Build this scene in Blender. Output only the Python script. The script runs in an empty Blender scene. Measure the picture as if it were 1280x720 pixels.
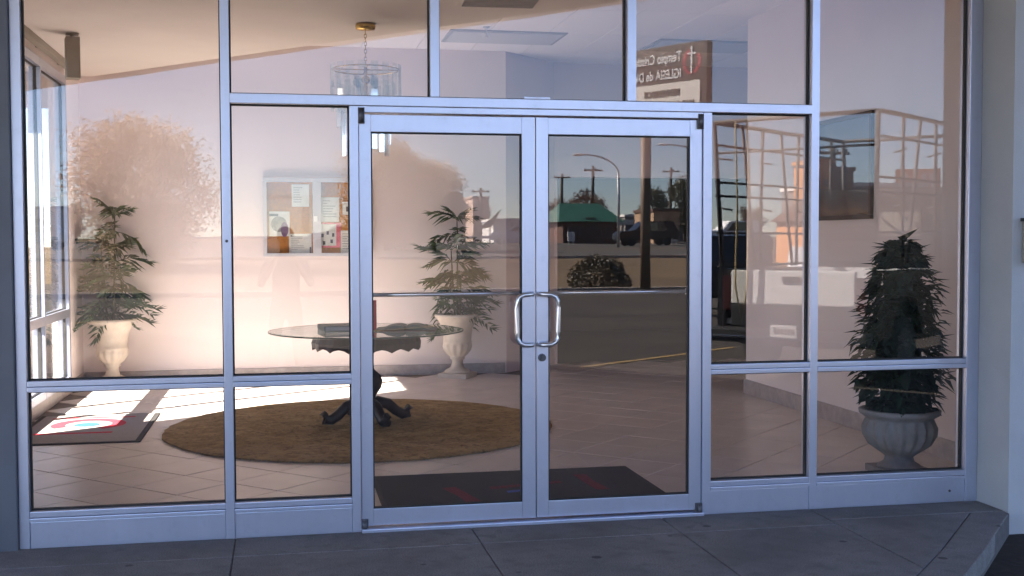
import bpy, bmesh, math, random
from mathutils import Vector, Matrix
R = math.radians
S = bpy.context.scene
COL = S.collection

# ------------------------------------------------------------------ camera
cam = bpy.data.objects.new('camera', bpy.data.cameras.new('camera'))
COL.objects.link(cam)
S.camera = cam
CX, CY, CZ = 0.0, -5.95, 1.493
yaw, pit, rol = R(11.16), R(2.39), R(-0.16)
rv = Vector((math.cos(yaw), -math.sin(yaw), 0))
fw = Vector((math.sin(yaw)*math.cos(pit), math.cos(yaw)*math.cos(pit), -math.sin(pit)))
uv = rv.cross(fw)
r2 = rv*math.cos(rol) + uv*math.sin(rol)
u2 = uv*math.cos(rol) - rv*math.sin(rol)
cam.matrix_world = Matrix(((r2.x, u2.x, -fw.x, CX), (r2.y, u2.y, -fw.y, CY), (r2.z, u2.z, -fw.z, CZ), (0, 0, 0, 1)))
cam.data.sensor_width = 36.0
cam.data.lens = 1459/1280*36.0
cam.data.clip_start = 0.05
cam.data.clip_end = 3000

# ------------------------------------------------------------------ sky, sun, exposure
SUN_EL = R(36.5)
SUN_AZ = (-0.82, -0.5724)
w = bpy.data.worlds.new('World')
S.world = w
w.use_nodes = True
nt = w.node_tree
bg = nt.nodes['Background']
sky = nt.nodes.new('ShaderNodeTexSky')
sky.sky_type = 'NISHITA'
sky.sun_disc = False
sky.sun_elevation = SUN_EL
sky.sun_rotation = math.atan2(SUN_AZ[0], SUN_AZ[1]) % (2*math.pi)
sky.air_density = 0.75
sky.dust_density = 0.0
sky.ozone_density = 3.0
wbm = nt.nodes.new('ShaderNodeMixRGB'); wbm.blend_type = 'MULTIPLY'; wbm.inputs[0].default_value = 1.0
wbm.inputs[2].default_value = (0.96, 0.90, 0.94, 1)
nt.links.new(sky.outputs[0], wbm.inputs[1]); nt.links.new(wbm.outputs[0], bg.inputs[0])
bg.inputs[1].default_value = 0.057
ld = bpy.data.lights.new('sun', 'SUN')
ld.energy = 5.0
ld.angle = R(0.5)
ld.color = (1.0, 0.90, 0.80)
sun = bpy.data.objects.new('sun', ld)
COL.objects.link(sun)
tosun = Vector((SUN_AZ[0]*math.cos(SUN_EL), SUN_AZ[1]*math.cos(SUN_EL), math.sin(SUN_EL)))
sun.rotation_euler = tosun.to_track_quat('Z', 'Y').to_euler()
S.view_settings.view_transform = 'Standard'
S.view_settings.look = 'None'
S.view_settings.gamma = 1.0
S.view_settings.exposure = 3.37
S.render.engine = 'CYCLES'
S.cycles.use_denoising = True
S.cycles.max_bounces = 12
S.cycles.diffuse_bounces = 6
S.cycles.glossy_bounces = 5
S.cycles.transmission_bounces = 6
S.cycles.transparent_max_bounces = 24
S.cycles.sample_clamp_indirect = 8.0
S.cycles.caustics_reflective = False
S.cycles.caustics_refractive = False

# ------------------------------------------------------------------ materials
def new_mat(name):
    m = bpy.data.materials.new(name)
    m.use_nodes = True
    return m, m.node_tree, m.node_tree.nodes['Principled BSDF']

def pmat(name, col, rough=0.6, metal=0.0, var=0.12, scale=6.0, bump=0.0, bscale=60.0, spec=0.5, stretch=None, var2=0.0):
    """procedural paint / plaster / metal: base colour with noise mottling, optional fine bump"""
    m, t, b = new_mat(name)
    tc = t.nodes.new('ShaderNodeTexCoord')
    src = tc.outputs['Object']
    if stretch:
        mp = t.nodes.new('ShaderNodeMapping')
        mp.inputs['Scale'].default_value = stretch
        t.links.new(src, mp.inputs[0]); src = mp.outputs[0]
    n = t.nodes.new('ShaderNodeTexNoise')
    n.inputs['Scale'].default_value = scale
    n.inputs['Detail'].default_value = 6.0
    n.inputs['Roughness'].default_value = 0.65
    t.links.new(src, n.inputs['Vector'])
    cr = t.nodes.new('ShaderNodeValToRGB')
    cr.color_ramp.elements[0].position = 0.3
    cr.color_ramp.elements[1].position = 0.7
    c0 = [max(0, c*(1-var)) for c in col]
    c1 = [min(1, c*(1+var)) for c in col]
    cr.color_ramp.elements[0].color = (*c0, 1)
    cr.color_ramp.elements[1].color = (*c1, 1)
    t.links.new(n.outputs['Fac'], cr.inputs['Fac'])
    t.links.new(cr.outputs['Color'], b.inputs['Base Color'])
    b.inputs['Roughness'].default_value = rough
    b.inputs['Metallic'].default_value = metal
    b.inputs['Specular IOR Level'].default_value = spec
    if bump > 0:
        n2 = t.nodes.new('ShaderNodeTexNoise')
        n2.inputs['Scale'].default_value = bscale
        n2.inputs['Detail'].default_value = 4.0
        t.links.new(src, n2.inputs['Vector'])
        bp = t.nodes.new('ShaderNodeBump')
        bp.inputs['Strength'].default_value = 0.6
        bp.inputs['Distance'].default_value = bump
        t.links.new(n2.outputs['Fac'], bp.inputs['Height'])
        t.links.new(bp.outputs['Normal'], b.inputs['Normal'])
    return m

def glass_mat(name, r0=0.055, tint=(0.95, 0.955, 0.95), wob=0.0006, dust=0.0):
    m = bpy.data.materials.new(name)
    m.use_nodes = True
    t = m.node_tree
    t.nodes.remove(t.nodes['Principled BSDF'])
    out = t.nodes['Material Output']
    tr = t.nodes.new('ShaderNodeBsdfTransparent')
    tr.inputs[0].default_value = (*tint, 1)
    gl = t.nodes.new('ShaderNodeBsdfGlossy')
    gl.inputs['Roughness'].default_value = 0.0
    gl.inputs['Color'].default_value = (1, 1, 1, 1)
    lw = t.nodes.new('ShaderNodeLayerWeight')
    lw.inputs['Blend'].default_value = 0.5
    pw = t.nodes.new('ShaderNodeMath'); pw.operation = 'POWER'; pw.inputs[1].default_value = 5.0
    ma = t.nodes.new('ShaderNodeMath'); ma.operation = 'MULTIPLY_ADD'
    ma.inputs[1].default_value = 1 - r0; ma.inputs[2].default_value = r0
    mx = t.nodes.new('ShaderNodeMixShader')
    t.links.new(lw.outputs['Facing'], pw.inputs[0])
    t.links.new(pw.outputs[0], ma.inputs[0])
    t.links.new(ma.outputs[0], mx.inputs[0])
    t.links.new(tr.outputs[0], mx.inputs[1])
    t.links.new(gl.outputs[0], mx.inputs[2])
    if wob > 0:
        tc = t.nodes.new('ShaderNodeTexCoord')
        n = t.nodes.new('ShaderNodeTexNoise')
        n.inputs['Scale'].default_value = 3.0
        n.inputs['Detail'].default_value = 1.0
        bp = t.nodes.new('ShaderNodeBump')
        bp.inputs['Strength'].default_value = 1.0
        bp.inputs['Distance'].default_value = wob
        t.links.new(tc.outputs['Object'], n.inputs['Vector'])
        t.links.new(n.outputs['Fac'], bp.inputs['Height'])
        t.links.new(bp.outputs['Normal'], gl.inputs['Normal'])
    if dust > 0:
        tc2 = t.nodes.new('ShaderNodeTexCoord')
        n2 = t.nodes.new('ShaderNodeTexNoise'); n2.inputs['Scale'].default_value = 2.2; n2.inputs['Detail'].default_value = 8; n2.inputs['Roughness'].default_value = .7
        r2 = t.nodes.new('ShaderNodeMapRange'); r2.inputs[1].default_value = .35; r2.inputs[2].default_value = .8; r2.inputs[3].default_value = dust*.25; r2.inputs[4].default_value = dust
        df = t.nodes.new('ShaderNodeBsdfDiffuse'); df.inputs[0].default_value = (.7, .66, .62, 1)
        m3 = t.nodes.new('ShaderNodeMixShader')
        t.links.new(tc2.outputs['Object'], n2.inputs['Vector']); t.links.new(n2.outputs['Fac'], r2.inputs[0]); t.links.new(r2.outputs[0], m3.inputs[0])
        t.links.new(mx.outputs[0], m3.inputs[1]); t.links.new(df.outputs[0], m3.inputs[2]); t.links.new(m3.outputs[0], out.inputs[0])
    else:
        t.links.new(mx.outputs[0], out.inputs[0])
    return m

def leaf_mat(name, c0, c1, scale=1.5, trans=0.25, rough=0.5):
    m, t, b = new_mat(name)
    tc = t.nodes.new('ShaderNodeTexCoord')
    n = t.nodes.new('ShaderNodeTexNoise')
    n.inputs['Scale'].default_value = scale
    n.inputs['Detail'].default_value = 5
    cr = t.nodes.new('ShaderNodeValToRGB')
    cr.color_ramp.elements[0].position = 0.35; cr.color_ramp.elements[1].position = 0.65
    cr.color_ramp.elements[0].color = (*c0, 1); cr.color_ramp.elements[1].color = (*c1, 1)
    t.links.new(tc.outputs['Object'], n.inputs['Vector'])
    t.links.new(n.outputs['Fac'], cr.inputs[0])
    t.links.new(cr.outputs[0], b.inputs['Base Color'])
    b.inputs['Roughness'].default_value = rough
    tl = t.nodes.new('ShaderNodeBsdfTranslucent')
    t.links.new(cr.outputs[0], tl.inputs[0])
    mx = t.nodes.new('ShaderNodeMixShader'); mx.inputs[0].default_value = trans
    t.links.new(b.outputs[0], mx.inputs[1]); t.links.new(tl.outputs[0], mx.inputs[2])
    t.links.new(mx.outputs[0], t.nodes['Material Output'].inputs[0])
    return m

def ground_mat(name, c0, c1, c2, s1=0.25, s2=14.0, bump=0.01, rough=0.9):
    m, t, b = new_mat(name)
    tc = t.nodes.new('ShaderNodeTexCoord')
    n1 = t.nodes.new('ShaderNodeTexNoise'); n1.inputs['Scale'].default_value = s1; n1.inputs['Detail'].default_value = 8; n1.inputs['Roughness'].default_value = .7
    n2 = t.nodes.new('ShaderNodeTexNoise'); n2.inputs['Scale'].default_value = s2; n2.inputs['Detail'].default_value = 8
    cr = t.nodes.new('ShaderNodeValToRGB')
    cr.color_ramp.elements[0].position = .3; cr.color_ramp.elements[1].position = .7
    cr.color_ramp.elements[0].color = (*c0, 1); cr.color_ramp.elements[1].color = (*c1, 1)
    mix = t.nodes.new('ShaderNodeMixRGB'); mix.blend_type = 'MIX'
    mix.inputs[2].default_value = (*c2, 1)
    rr = t.nodes.new('ShaderNodeValToRGB'); rr.color_ramp.elements[0].position = .52; rr.color_ramp.elements[1].position = .75
    t.links.new(tc.outputs['Object'], n1.inputs['Vector']); t.links.new(tc.outputs['Object'], n2.inputs['Vector'])
    t.links.new(n1.outputs['Fac'], cr.inputs[0]); t.links.new(n2.outputs['Fac'], rr.inputs[0])
    t.links.new(rr.outputs[0], mix.inputs[0]); t.links.new(cr.outputs[0], mix.inputs[1])
    t.links.new(mix.outputs[0], b.inputs['Base Color'])
    b.inputs['Roughness'].default_value = rough
    b.inputs['Specular IOR Level'].default_value = .3
    bp = t.nodes.new('ShaderNodeBump'); bp.inputs['Distance'].default_value = bump; bp.inputs['Strength'].default_value = .7
    t.links.new(n2.outputs['Fac'], bp.inputs['Height']); t.links.new(bp.outputs[0], b.inputs['Normal'])
    return m

M = {}
M['alu'] = pmat('anodised_aluminium', (.52, .55, .67), .32, .72, .06, 3.0, .0003, 250, stretch=(1, 1, .15))  # blue cast of the skylight is put into the base colour
M['alu_shaded'] = pmat('shaded_post_tone', (.10, .108, .13), .5, .2, .15, 2.0, .0004, 200)  # post colour darkened for the shade at the left end of the facade
def grime(m, col=(.10, .09, .085), amount=.35, scale=9.0):
    t = m.node_tree; b = t.nodes['Principled BSDF']; l = b.inputs['Base Color'].links[0]; src = l.from_socket
    tc = t.nodes.new('ShaderNodeTexCoord'); n = t.nodes.new('ShaderNodeTexNoise'); n.inputs['Scale'].default_value = scale; n.inputs['Detail'].default_value = 9; n.inputs['Roughness'].default_value = .75
    r = t.nodes.new('ShaderNodeValToRGB'); r.color_ramp.elements[0].position = .54; r.color_ramp.elements[1].position = .78
    mu = t.nodes.new('ShaderNodeMath'); mu.operation = 'MULTIPLY'; mu.inputs[1].default_value = amount
    mx = t.nodes.new('ShaderNodeMixRGB'); mx.inputs[2].default_value = (*col, 1)
    t.links.new(tc.outputs['Object'], n.inputs['Vector']); t.links.new(n.outputs['Fac'], r.inputs[0]); t.links.new(r.outputs[0], mu.inputs[0])
    t.links.new(mu.outputs[0], mx.inputs[0]); t.links.new(src, mx.inputs[1]); t.links.new(mx.outputs[0], b.inputs['Base Color'])
    ra = t.nodes.new('ShaderNodeMapRange'); ra.inputs[3].default_value = b.inputs['Roughness'].default_value; ra.inputs[4].default_value = .75
    t.links.new(mu.outputs[0], ra.inputs[0]); t.links.new(ra.outputs[0], b.inputs['Roughness'])
grime(M['alu'], amount=.16, scale=14)
M['steel'] = pmat('brushed_steel', (.66, .66, .68), .28, .95, .05, 12)
M['dark_metal'] = pmat('dark_metal', (.09, .09, .10), .45, .6, .15, 20)
M['gasket'] = pmat('black_rubber', (.015, .015, .016), .7, 0, .2, 20)
M['glass'] = glass_mat('window_glass', .041, (.965, .96, .96), .00011, .011)
M['glass_side'] = glass_mat('side_glass', .05, (.95, .97, .96), .0003)
M['clear'] = glass_mat('clear_glass', .012, (.97, .98, .97), 0)
M['table_glass'] = glass_mat('table_glass', .07, (.80, .88, .84), 0)
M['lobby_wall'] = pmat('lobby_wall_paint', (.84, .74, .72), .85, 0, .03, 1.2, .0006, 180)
M['lobby_wall2'] = pmat('shaded_wall_paint', (.72, .59, .59), .85, 0, .03, 1.2, .0006, 180)  # darker copy of the lobby paint, recess shade put into the colour
M['soffit'] = pmat('soffit_plaster', (.86, .80, .77), .9, 0, .05, 1.0, .0012, 120)
M['acoustic'] = pmat('acoustic_tile', (.93, .88, .88), .95, 0, .05, 90, .0008, 300)
M['grid'] = pmat('ceiling_grid', (.45, .44, .45), .6, 0, .05, 20)
M['tile'] = pmat('ceramic_floor_tile', (.67, .60, .56), .30, 0, .10, 2.5, .0005, 90)
M['grout'] = pmat('grout', (.20, .165, .145), .9, 0, .2, 20)
M['base'] = pmat('stone_baseboard', (.46, .40, .38), .35, 0, .18, 14)
M['dark_room'] = pmat('unlit_corridor_wall', (.05, .04, .037), .9, 0, .1, 2)  # near-black, the lack of light in the corridor is put into the colour
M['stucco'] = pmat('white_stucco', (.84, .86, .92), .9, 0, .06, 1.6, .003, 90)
M['stucco_shaded'] = pmat('shaded_white_stucco', (.42, .42, .43), .9, 0, .08, 1.6, .003, 90)  # white stucco darkened, side-face shade put into the colour
M['roofing'] = pmat('roof_deck', (.30, .28, .26), .9, 0, .15, 2)
M['canopy_under'] = pmat('canopy_plaster', (.72, .66, .62), .9, 0, .1, 1.5, .002, 60)
M['concrete'] = ground_mat('sidewalk_concrete', (.135, .128, .124), (.25, .24, .235), (.15, .142, .138), 1.5, 11.0, .003)
def spots(m, scale=3.0, size=.06, dark=.45):
    t = m.node_tree; b = t.nodes['Principled BSDF']; src = b.inputs['Base Color'].links[0].from_socket
    tc = t.nodes.new('ShaderNodeTexCoord'); v = t.nodes.new('ShaderNodeTexVoronoi'); v.inputs['Scale'].default_value = scale
    r = t.nodes.new('ShaderNodeValToRGB'); r.color_ramp.elements[0].position = size; r.color_ramp.elements[1].position = size*1.35
    r.color_ramp.elements[0].color = (dark, dark, dark, 1); r.color_ramp.elements[1].color = (1, 1, 1, 1)
    n = t.nodes.new('ShaderNodeTexNoise'); n.inputs['Scale'].default_value = 160; n.inputs['Detail'].default_value = 3
    r2 = t.nodes.new('ShaderNodeValToRGB'); r2.color_ramp.elements[0].color = (.72, .72, .72, 1); r2.color_ramp.elements[1].color = (1.25, 1.25, 1.25, 1); r2.color_ramp.elements[0].position = .35; r2.color_ramp.elements[1].position = .65
    m1_ = t.nodes.new('ShaderNodeMixRGB'); m1_.blend_type = 'MULTIPLY'; m1_.inputs[0].default_value = 1
    m2_ = t.nodes.new('ShaderNodeMixRGB'); m2_.blend_type = 'MULTIPLY'; m2_.inputs[0].default_value = 1
    t.links.new(tc.outputs['Object'], v.inputs['Vector']); t.links.new(tc.outputs['Object'], n.inputs['Vector'])
    t.links.new(v.outputs['Distance'], r.inputs[0]); t.links.new(n.outputs['Fac'], r2.inputs[0])
    t.links.new(src, m1_.inputs[1]); t.links.new(r.outputs[0], m1_.inputs[2]); t.links.new(m1_.outputs[0], m2_.inputs[1]); t.links.new(r2.outputs[0], m2_.inputs[2])
    t.links.new(m2_.outputs[0], b.inputs['Base Color'])
spots(M['concrete'])
M['joint'] = pmat('joint_dirt', (.11, .104, .10), .95, 0, .3, 20)
M['asphalt'] = ground_mat('asphalt', (.026, .021, .018), (.056, .045, .037), (.06, .05, .043), .55, 22.0, .006)
M['road'] = ground_mat('road_asphalt', (.05, .047, .045), (.085, .078, .073), (.06, .056, .053), .2, 10.0, .006)
M['grass'] = ground_mat('dormant_grass', (.095, .062, .034), (.165, .112, .062), (.07, .052, .03), .15, 5.0, .05)
M['kerb'] = pmat('kerb_concrete', (.38, .33, .29), .9, 0, .15, 4, .003, 40)
M['yellow'] = pmat('yellow_line_paint', (.30, .20, .075), .8, 0, .25, 9)
M['white'] = pmat('white_paint', (.87, .87, .86), .35, 0, .03, 3)
M['black'] = pmat('black_plastic', (.02, .02, .022), .5, 0, .2, 10)
M['rubber'] = pmat('tyre_rubber', (.02, .02, .02), .85, 0, .2, 30)
M['chrome'] = pmat('chrome', (.8, .8, .8), .12, 1, .02, 5)
M['carglass'] = pmat('vehicle_glass', (.02, .022, .025), .05, 0, .1, 3, spec=.8)
M['red'] = pmat('red_lens', (.055, .012, .012), .25, 0, .1, 10)
M['rackgrey'] = pmat('rack_paint', (.055, .048, .045), .6, .1, .2, 5)
M['bark'] = pmat('bark', (.10, .075, .055), .95, 0, .3, 12, .02, 20)
M['tan_leaf'] = leaf_mat('winter_tan_leaves', (.24, .175, .115), (.44, .335, .225), .7, .5)
M['brown_leaf'] = leaf_mat('brown_twigs', (.10, .06, .04), (.20, .12, .08), .5, .2)
M['olive_leaf'] = leaf_mat('olive_leaves', (.05, .05, .025), (.10, .09, .045), .5, .2)
M['bush_leaf'] = leaf_mat('bush_leaves', (.035, .03, .015), (.09, .07, .035), 2, .2)
M['palm_leaf'] = leaf_mat('palm_leaves', (.02, .045, .018), (.055, .10, .035), 5, .25, .4)
M['topiary_leaf'] = leaf_mat('topiary_leaves', (.008, .022, .011), (.022, .048, .022), 7, .12, .6)
M['stem'] = pmat('plant_stem', (.09, .085, .04), .7, 0, .3, 30)
M['soil'] = pmat('potting_soil', (.03, .02, .015), .95, 0, .4, 40, .01, 60)
M['urn'] = pmat('cast_stone_urn', (.62, .54, .46), .75, 0, .12, 9, .002, 60)
M['urn_grey'] = pmat('weathered_stone_urn', (.29, .27, .26), .8, 0, .25, 9, .003, 60)
M['rug'] = ground_mat('brown_shag_rug', (.22, .135, .05), (.46, .31, .14), (.12, .07, .028), 5.0, 26.0, .03)
M['rug_edge'] = pmat('rug_fringe', (.20, .18, .15), .95, 0, .3, 40)
M['mat'] = pmat('charcoal_mat', (.040, .036, .036), .95, 0, .25, 60, .003, 200)
M['mat_grey'] = pmat('grey_mat', (.34, .30, .28), .95, 0, .15, 60, .003, 200)
M['mat_red'] = pmat('mat_red_print', (.16, .018, .03), .95, 0, .15, 60)
M['mat_pink'] = pmat('mat_faded_red_print', (.55, .035, .06), .95, 0, .15, 60)
M['mat_blue'] = pmat('mat_blue_print', (.06, .10, .38), .95, 0, .15, 60)
M['mat_ltblue'] = pmat('mat_light_blue_print', (.03, .12, .50), .95, 0, .15, 60)
M['wood'] = pmat('dark_carved_wood', (.045, .026, .018), .4, 0, .4, 10, .002, 40, stretch=(1, 1, .2))
M['book_teal'] = pmat('book_cover_teal', (.13, .17, .16), .5, 0, .1, 8)
M['book_brown'] = pmat('book_cover_brown', (.10, .06, .05), .5, 0, .1, 8)
M['paper'] = pmat('paper', (.74, .72, .70), .8, 0, .03, 20)
M['paper_line'] = pmat('paper_print_grey', (.45, .43, .43), .8, 0, .2, 50)
M['paper_pink'] = pmat('paper_pink', (.75, .16, .22), .8, 0, .05, 20)
M['paper_dark'] = pmat('paper_print_dark', (.06, .05, .07), .7, 0, .3, 20)
M['paper_purple'] = pmat('paper_print_purple', (.14, .05, .16), .7, 0, .3, 20)
M['paper_grey'] = pmat('paper_print_mid', (.28, .25, .24), .7, 0, .5, 30)
M['cork'] = pmat('cork', (.46, .17, .03), .95, 0, .2, 40, .002, 150)
M['board_alu'] = pmat('board_frame', (.60, .60, .64), .5, .2, .05, 6)
M['brass'] = pmat('brass', (.62, .42, .14), .25, 1, .1, 20)
M['bulb'] = pmat('frosted_bulb', (.75, .70, .62), .2, 0, .03, 10)
M['tan_box'] = pmat('beige_plastic', (.33, .29, .24), .6, 0, .08, 8)
M['diffuser'] = pmat('unlit_light_diffuser', (.60, .59, .60), .4, 0, .05, 60)
M['red_cover'] = pmat('red_cover', (.55, .02, .04), .5, 0, .1, 8)
M['frame_wood'] = pmat('picture_frame_wood', (.06, .035, .025), .35, 0, .2, 10)
M['sign_brown'] = pmat('sign_cabinet_brown', (.085, .06, .055), .6, 0, .1, 3)
M['sign_side'] = pmat('sign_side_brown', (.16, .10, .06), .6, 0, .1, 3)
M['sign_white'] = pmat('sign_white_panel', (.90, .85, .77), .5, 0, .03, 3)
M['sign_red'] = pmat('sign_red_ring', (.55, .06, .09), .5, 0, .05, 5)
M['sign_letter'] = pmat('sign_letters_dark', (.12, .08, .05), .6, 0, .1, 5)
M['pole_brown'] = pmat('brown_steel_pole', (.15, .10, .065), .6, .2, .2, 3)
M['galv'] = pmat('galvanised_pole', (.45, .45, .46), .5, .5, .1, 3)
M['pole_wood'] = pmat('utility_pole_wood', (.07, .055, .045), .9, 0, .2, 3)
M['green_roof'] = pmat('green_metal_roof', (.025, .11, .075), .5, .1, .12, 2, .01, 8)
M['brick_dark'] = pmat('dark_red_brick', (.11, .055, .04), .9, 0, .3, 6, .01, 12)
M['pinkwall'] = pmat('pink_stucco', (.60, .42, .34), .9, 0, .06, 1)
M['tanwall'] = pmat('tan_stucco', (.42, .27, .17), .9, 0, .08, 1)
M['orangewall'] = pmat('orange_stucco', (.62, .27, .10), .9, 0, .08, 1)
M['greywall'] = pmat('grey_siding', (.22, .19, .18), .9, 0, .1, 1)
M['whitewall'] = pmat('white_siding', (.78, .74, .70), .8, 0, .05, 1)
M['darkwin'] = pmat('dark_window', (.025, .025, .03), .1, 0, .2, 2)
M['orange_sign'] = pmat('orange_sign_panel', (.70, .20, .07), .5, 0, .1, 1)
M['skin'] = pmat('skin', (.45, .27, .19), .6, 0, .06, 20)
M['shirt'] = pmat('grey_shirt', (.13, .13, .15), .9, 0, .1, 15)
M['trousers'] = pmat('dark_trousers', (.045, .05, .07), .9, 0, .15, 15)
M['hair'] = pmat('dark_hair', (.02, .015, .012), .6, 0, .3, 60)
M['glass_edge'] = pmat('dark_green_glass_edge', (.05, .085, .07), .15, 0, .1, 10)
M['rope'] = pmat('yellow_rope', (.45, .36, .18), .9, 0, .2, 30)
M['dark_car'] = pmat('dark_car_paint', (.02, .02, .024), .2, .2, .1, 3)
M['silver_car'] = pmat('silver_car_paint', (.55, .55, .56), .25, .5, .05, 3)
M['red_car'] = pmat('maroon_car_paint', (.16, .02, .02), .25, .2, .05, 3)

# ------------------------------------------------------------------ mesh helpers
class MB:
    def __init__(s): s.bm = bmesh.new()
    def box(s, x0, x1, y0, y1, z0, z1, mi=0, bev=0.0):
        b = bmesh.new()
        v = [b.verts.new((x, y, z)) for x in (x0, x1) for y in (y0, y1) for z in (z0, z1)]
        for f in ((0, 1, 3, 2), (4, 6, 7, 5), (0, 4, 5, 1), (2, 3, 7, 6), (0, 2, 6, 4), (1, 5, 7, 3)):
            b.faces.new([v[i] for i in f])
        if bev > 0:
            bmesh.ops.bevel(b, geom=b.edges[:], offset=bev, segments=2, affect='EDGES', profile=.7)
        s._join(b, mi); return s
    def _join(s, b, mi=0, mat=None):
        b.normal_update()
        vm = {}
        for v in b.verts:
            co = v.co if mat is None else mat @ v.co
            vm[v.index if False else v] = s.bm.verts.new(co)
        for f in b.faces:
            try:
                g = s.bm.faces.new([vm[v] for v in f.verts]); g.material_index = mi; g.smooth = f.smooth
            except ValueError: pass
        b.free()
    def poly(s, pts, mi=0):
        f = s.bm.faces.new([s.bm.verts.new(p) for p in pts]); f.material_index = mi; return s
    def prism(s, pts, z0, z1, mi=0):
        n = len(pts)
        a = [s.bm.verts.new((p[0], p[1], z0)) for p in pts]
        b = [s.bm.verts.new((p[0], p[1], z1)) for p in pts]
        fs = [s.bm.faces.new(a[::-1]), s.bm.faces.new(b)]
        for i in range(n):
            fs.append(s.bm.faces.new((a[i], a[(i+1) % n], b[(i+1) % n], b[i])))
        for f in fs: f.material_index = mi
        return s
    def extrude_yz(s, pts, x0, x1, mi=0):
        n = len(pts)
        a = [s.bm.verts.new((x0, p[0], p[1])) for p in pts]
        b = [s.bm.verts.new((x1, p[0], p[1])) for p in pts]
        fs = [s.bm.faces.new(a[::-1]), s.bm.faces.new(b)]
        for i in range(n):
            fs.append(s.bm.faces.new((a[i], a[(i+1) % n], b[(i+1) % n], b[i])))
        for f in fs: f.material_index = mi
        return s
    def lathe(s, prof, segs=32, cx=0, cy=0, mi=0, flute=None):
        """prof: (r, z[, flute amplitude])"""
        rings = []
        for p in prof:
            r, z = p[0], p[1]; fa = p[2] if len(p) > 2 else 0
            ring = []
            for i in range(segs):
                a = 2*math.pi*i/segs
                rr = r*(1 + fa*(1 if (i % 4) < 2 else -1)) if fa else r
                ring.append(s.bm.verts.new((cx+rr*math.cos(a), cy+rr*math.sin(a), z)))
            rings.append(ring)
        for k in range(len(rings)-1):
            for i in range(segs):
                f = s.bm.faces.new((rings[k][i], rings[k][(i+1) % segs], rings[k+1][(i+1) % segs], rings[k+1][i]))
                f.smooth = True; f.material_index = mi
        f = s.bm.faces.new(rings[0][::-1]); f.material_index = mi
        f = s.bm.faces.new(rings[-1]); f.material_index = mi
        return s
    def tube(s, pts, rad, segs=8, mi=0, close=False):
        pts = [Vector(p) for p in pts]
        n = len(pts)
        rads = rad if isinstance(rad, (list, tuple)) else [rad]*n
        rings = []
        up = Vector((0, 0, 1))
        for i in range(n):
            if close: t = pts[(i+1) % n]-pts[i-1]
            else: t = pts[min(i+1, n-1)]-pts[max(i-1, 0)]
            t.normalize()
            a = t.cross(up)
            if a.length < .05: a = t.cross(Vector((0, 1, 0)))
            a.normalize(); b = t.cross(a)
            rings.append([s.bm.verts.new(pts[i]+(a*math.cos(2*math.pi*k/segs)+b*math.sin(2*math.pi*k/segs))*rads[i]) for k in range(segs)])
        m = n if close else n-1
        for k in range(m):
            q = rings[(k+1) % n]
            for i in range(segs):
                f = s.bm.faces.new((rings[k][i], rings[k][(i+1) % segs], q[(i+1) % segs], q[i]))
                f.smooth = True; f.material_index = mi
        if not close:
            s.bm.faces.new(rings[0][::-1]).material_index = mi
            s.bm.faces.new(rings[-1]).material_index = mi
        return s
    def sphere(s, c, r, seg=12, rng=8, sc=(1, 1, 1), mi=0):
        b = bmesh.new()
        bmesh.ops.create_uvsphere(b, u_segments=seg, v_segments=rng, radius=r)
        for f in b.faces: f.smooth = True
        s._join(b, mi, Matrix.Translation(c) @ Matrix.Diagonal((*sc, 1)))
        return s
    def mesh(s, name, mats):
        bmesh.ops.recalc_face_normals(s.bm, faces=s.bm.faces[:])
        me = bpy.data.meshes.new(name)
        s.bm.to_mesh(me); s.bm.free()
        for m in (mats if isinstance(mats, (list, tuple)) else [mats]): me.materials.append(M[m] if isinstance(m, str) else m)
        return me
    def build(s, name, mats, parent=None, loc=None):
        return link(name, s.mesh(name, mats), parent, loc)

def link(name, me, parent=None, loc=None, rz=0):
    o = bpy.data.objects.new(name, me)
    COL.objects.link(o)
    if parent: o.parent = parent
    if loc is not None: o.location = loc
    if rz: o.rotation_euler.z = rz
    return o

def tag(o, label=None, cat=None, group=None, kind=None):
    if label: o['label'] = label
    if cat: o['category'] = cat
    if group: o['group'] = group
    if kind: o['kind'] = kind
    return o

def thing(name, label, cat, loc=(0, 0, 0), rz=0, group=None):
    o = bpy.data.objects.new(name, None)
    COL.objects.link(o)
    o.empty_display_size = .1
    o.location = loc; o.rotation_euler = (0, 0, rz)
    return tag(o, label, cat, group)

def copy_tree(o, parent=None):
    c = o.copy(); COL.objects.link(c)
    if parent: c.parent = parent
    for ch in list(o.children): copy_tree(ch, c)
    return c

def text_mesh(txt, size, extrude=0.004, align='LEFT'):
    cu = bpy.data.curves.new('lettering', 'FONT')
    cu.body = txt; cu.size = size; cu.extrude = extrude; cu.align_x = align
    cu.offset = size*.024
    cu.resolution_u = 3
    o = bpy.data.objects.new('lettering_source', cu)
    COL.objects.link(o)
    dg = bpy.context.evaluated_depsgraph_get()
    me = bpy.data.meshes.new_from_object(o.evaluated_get(dg))
    bpy.data.objects.remove(o)
    return me

# ================================================================== SETTING: ground, lot, road
def terr(y):
    """ground height along Y (the land rises gently away from the lot)"""
    P = [(-400, 2.0), (-150, 1.35), (-85, 1.15), (-60, .88), (-46, .62), (-29.5, -.02), (-28, -.135), (0, -.135), (200, -.135)]
    for (a, za), (b, zb) in zip(P, P[1:]):
        if a <= y <= b: return za+(zb-za)*(y-a)/(b-a)
    return P[0][1] if y < P[0][0] else P[-1][1]

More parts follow.
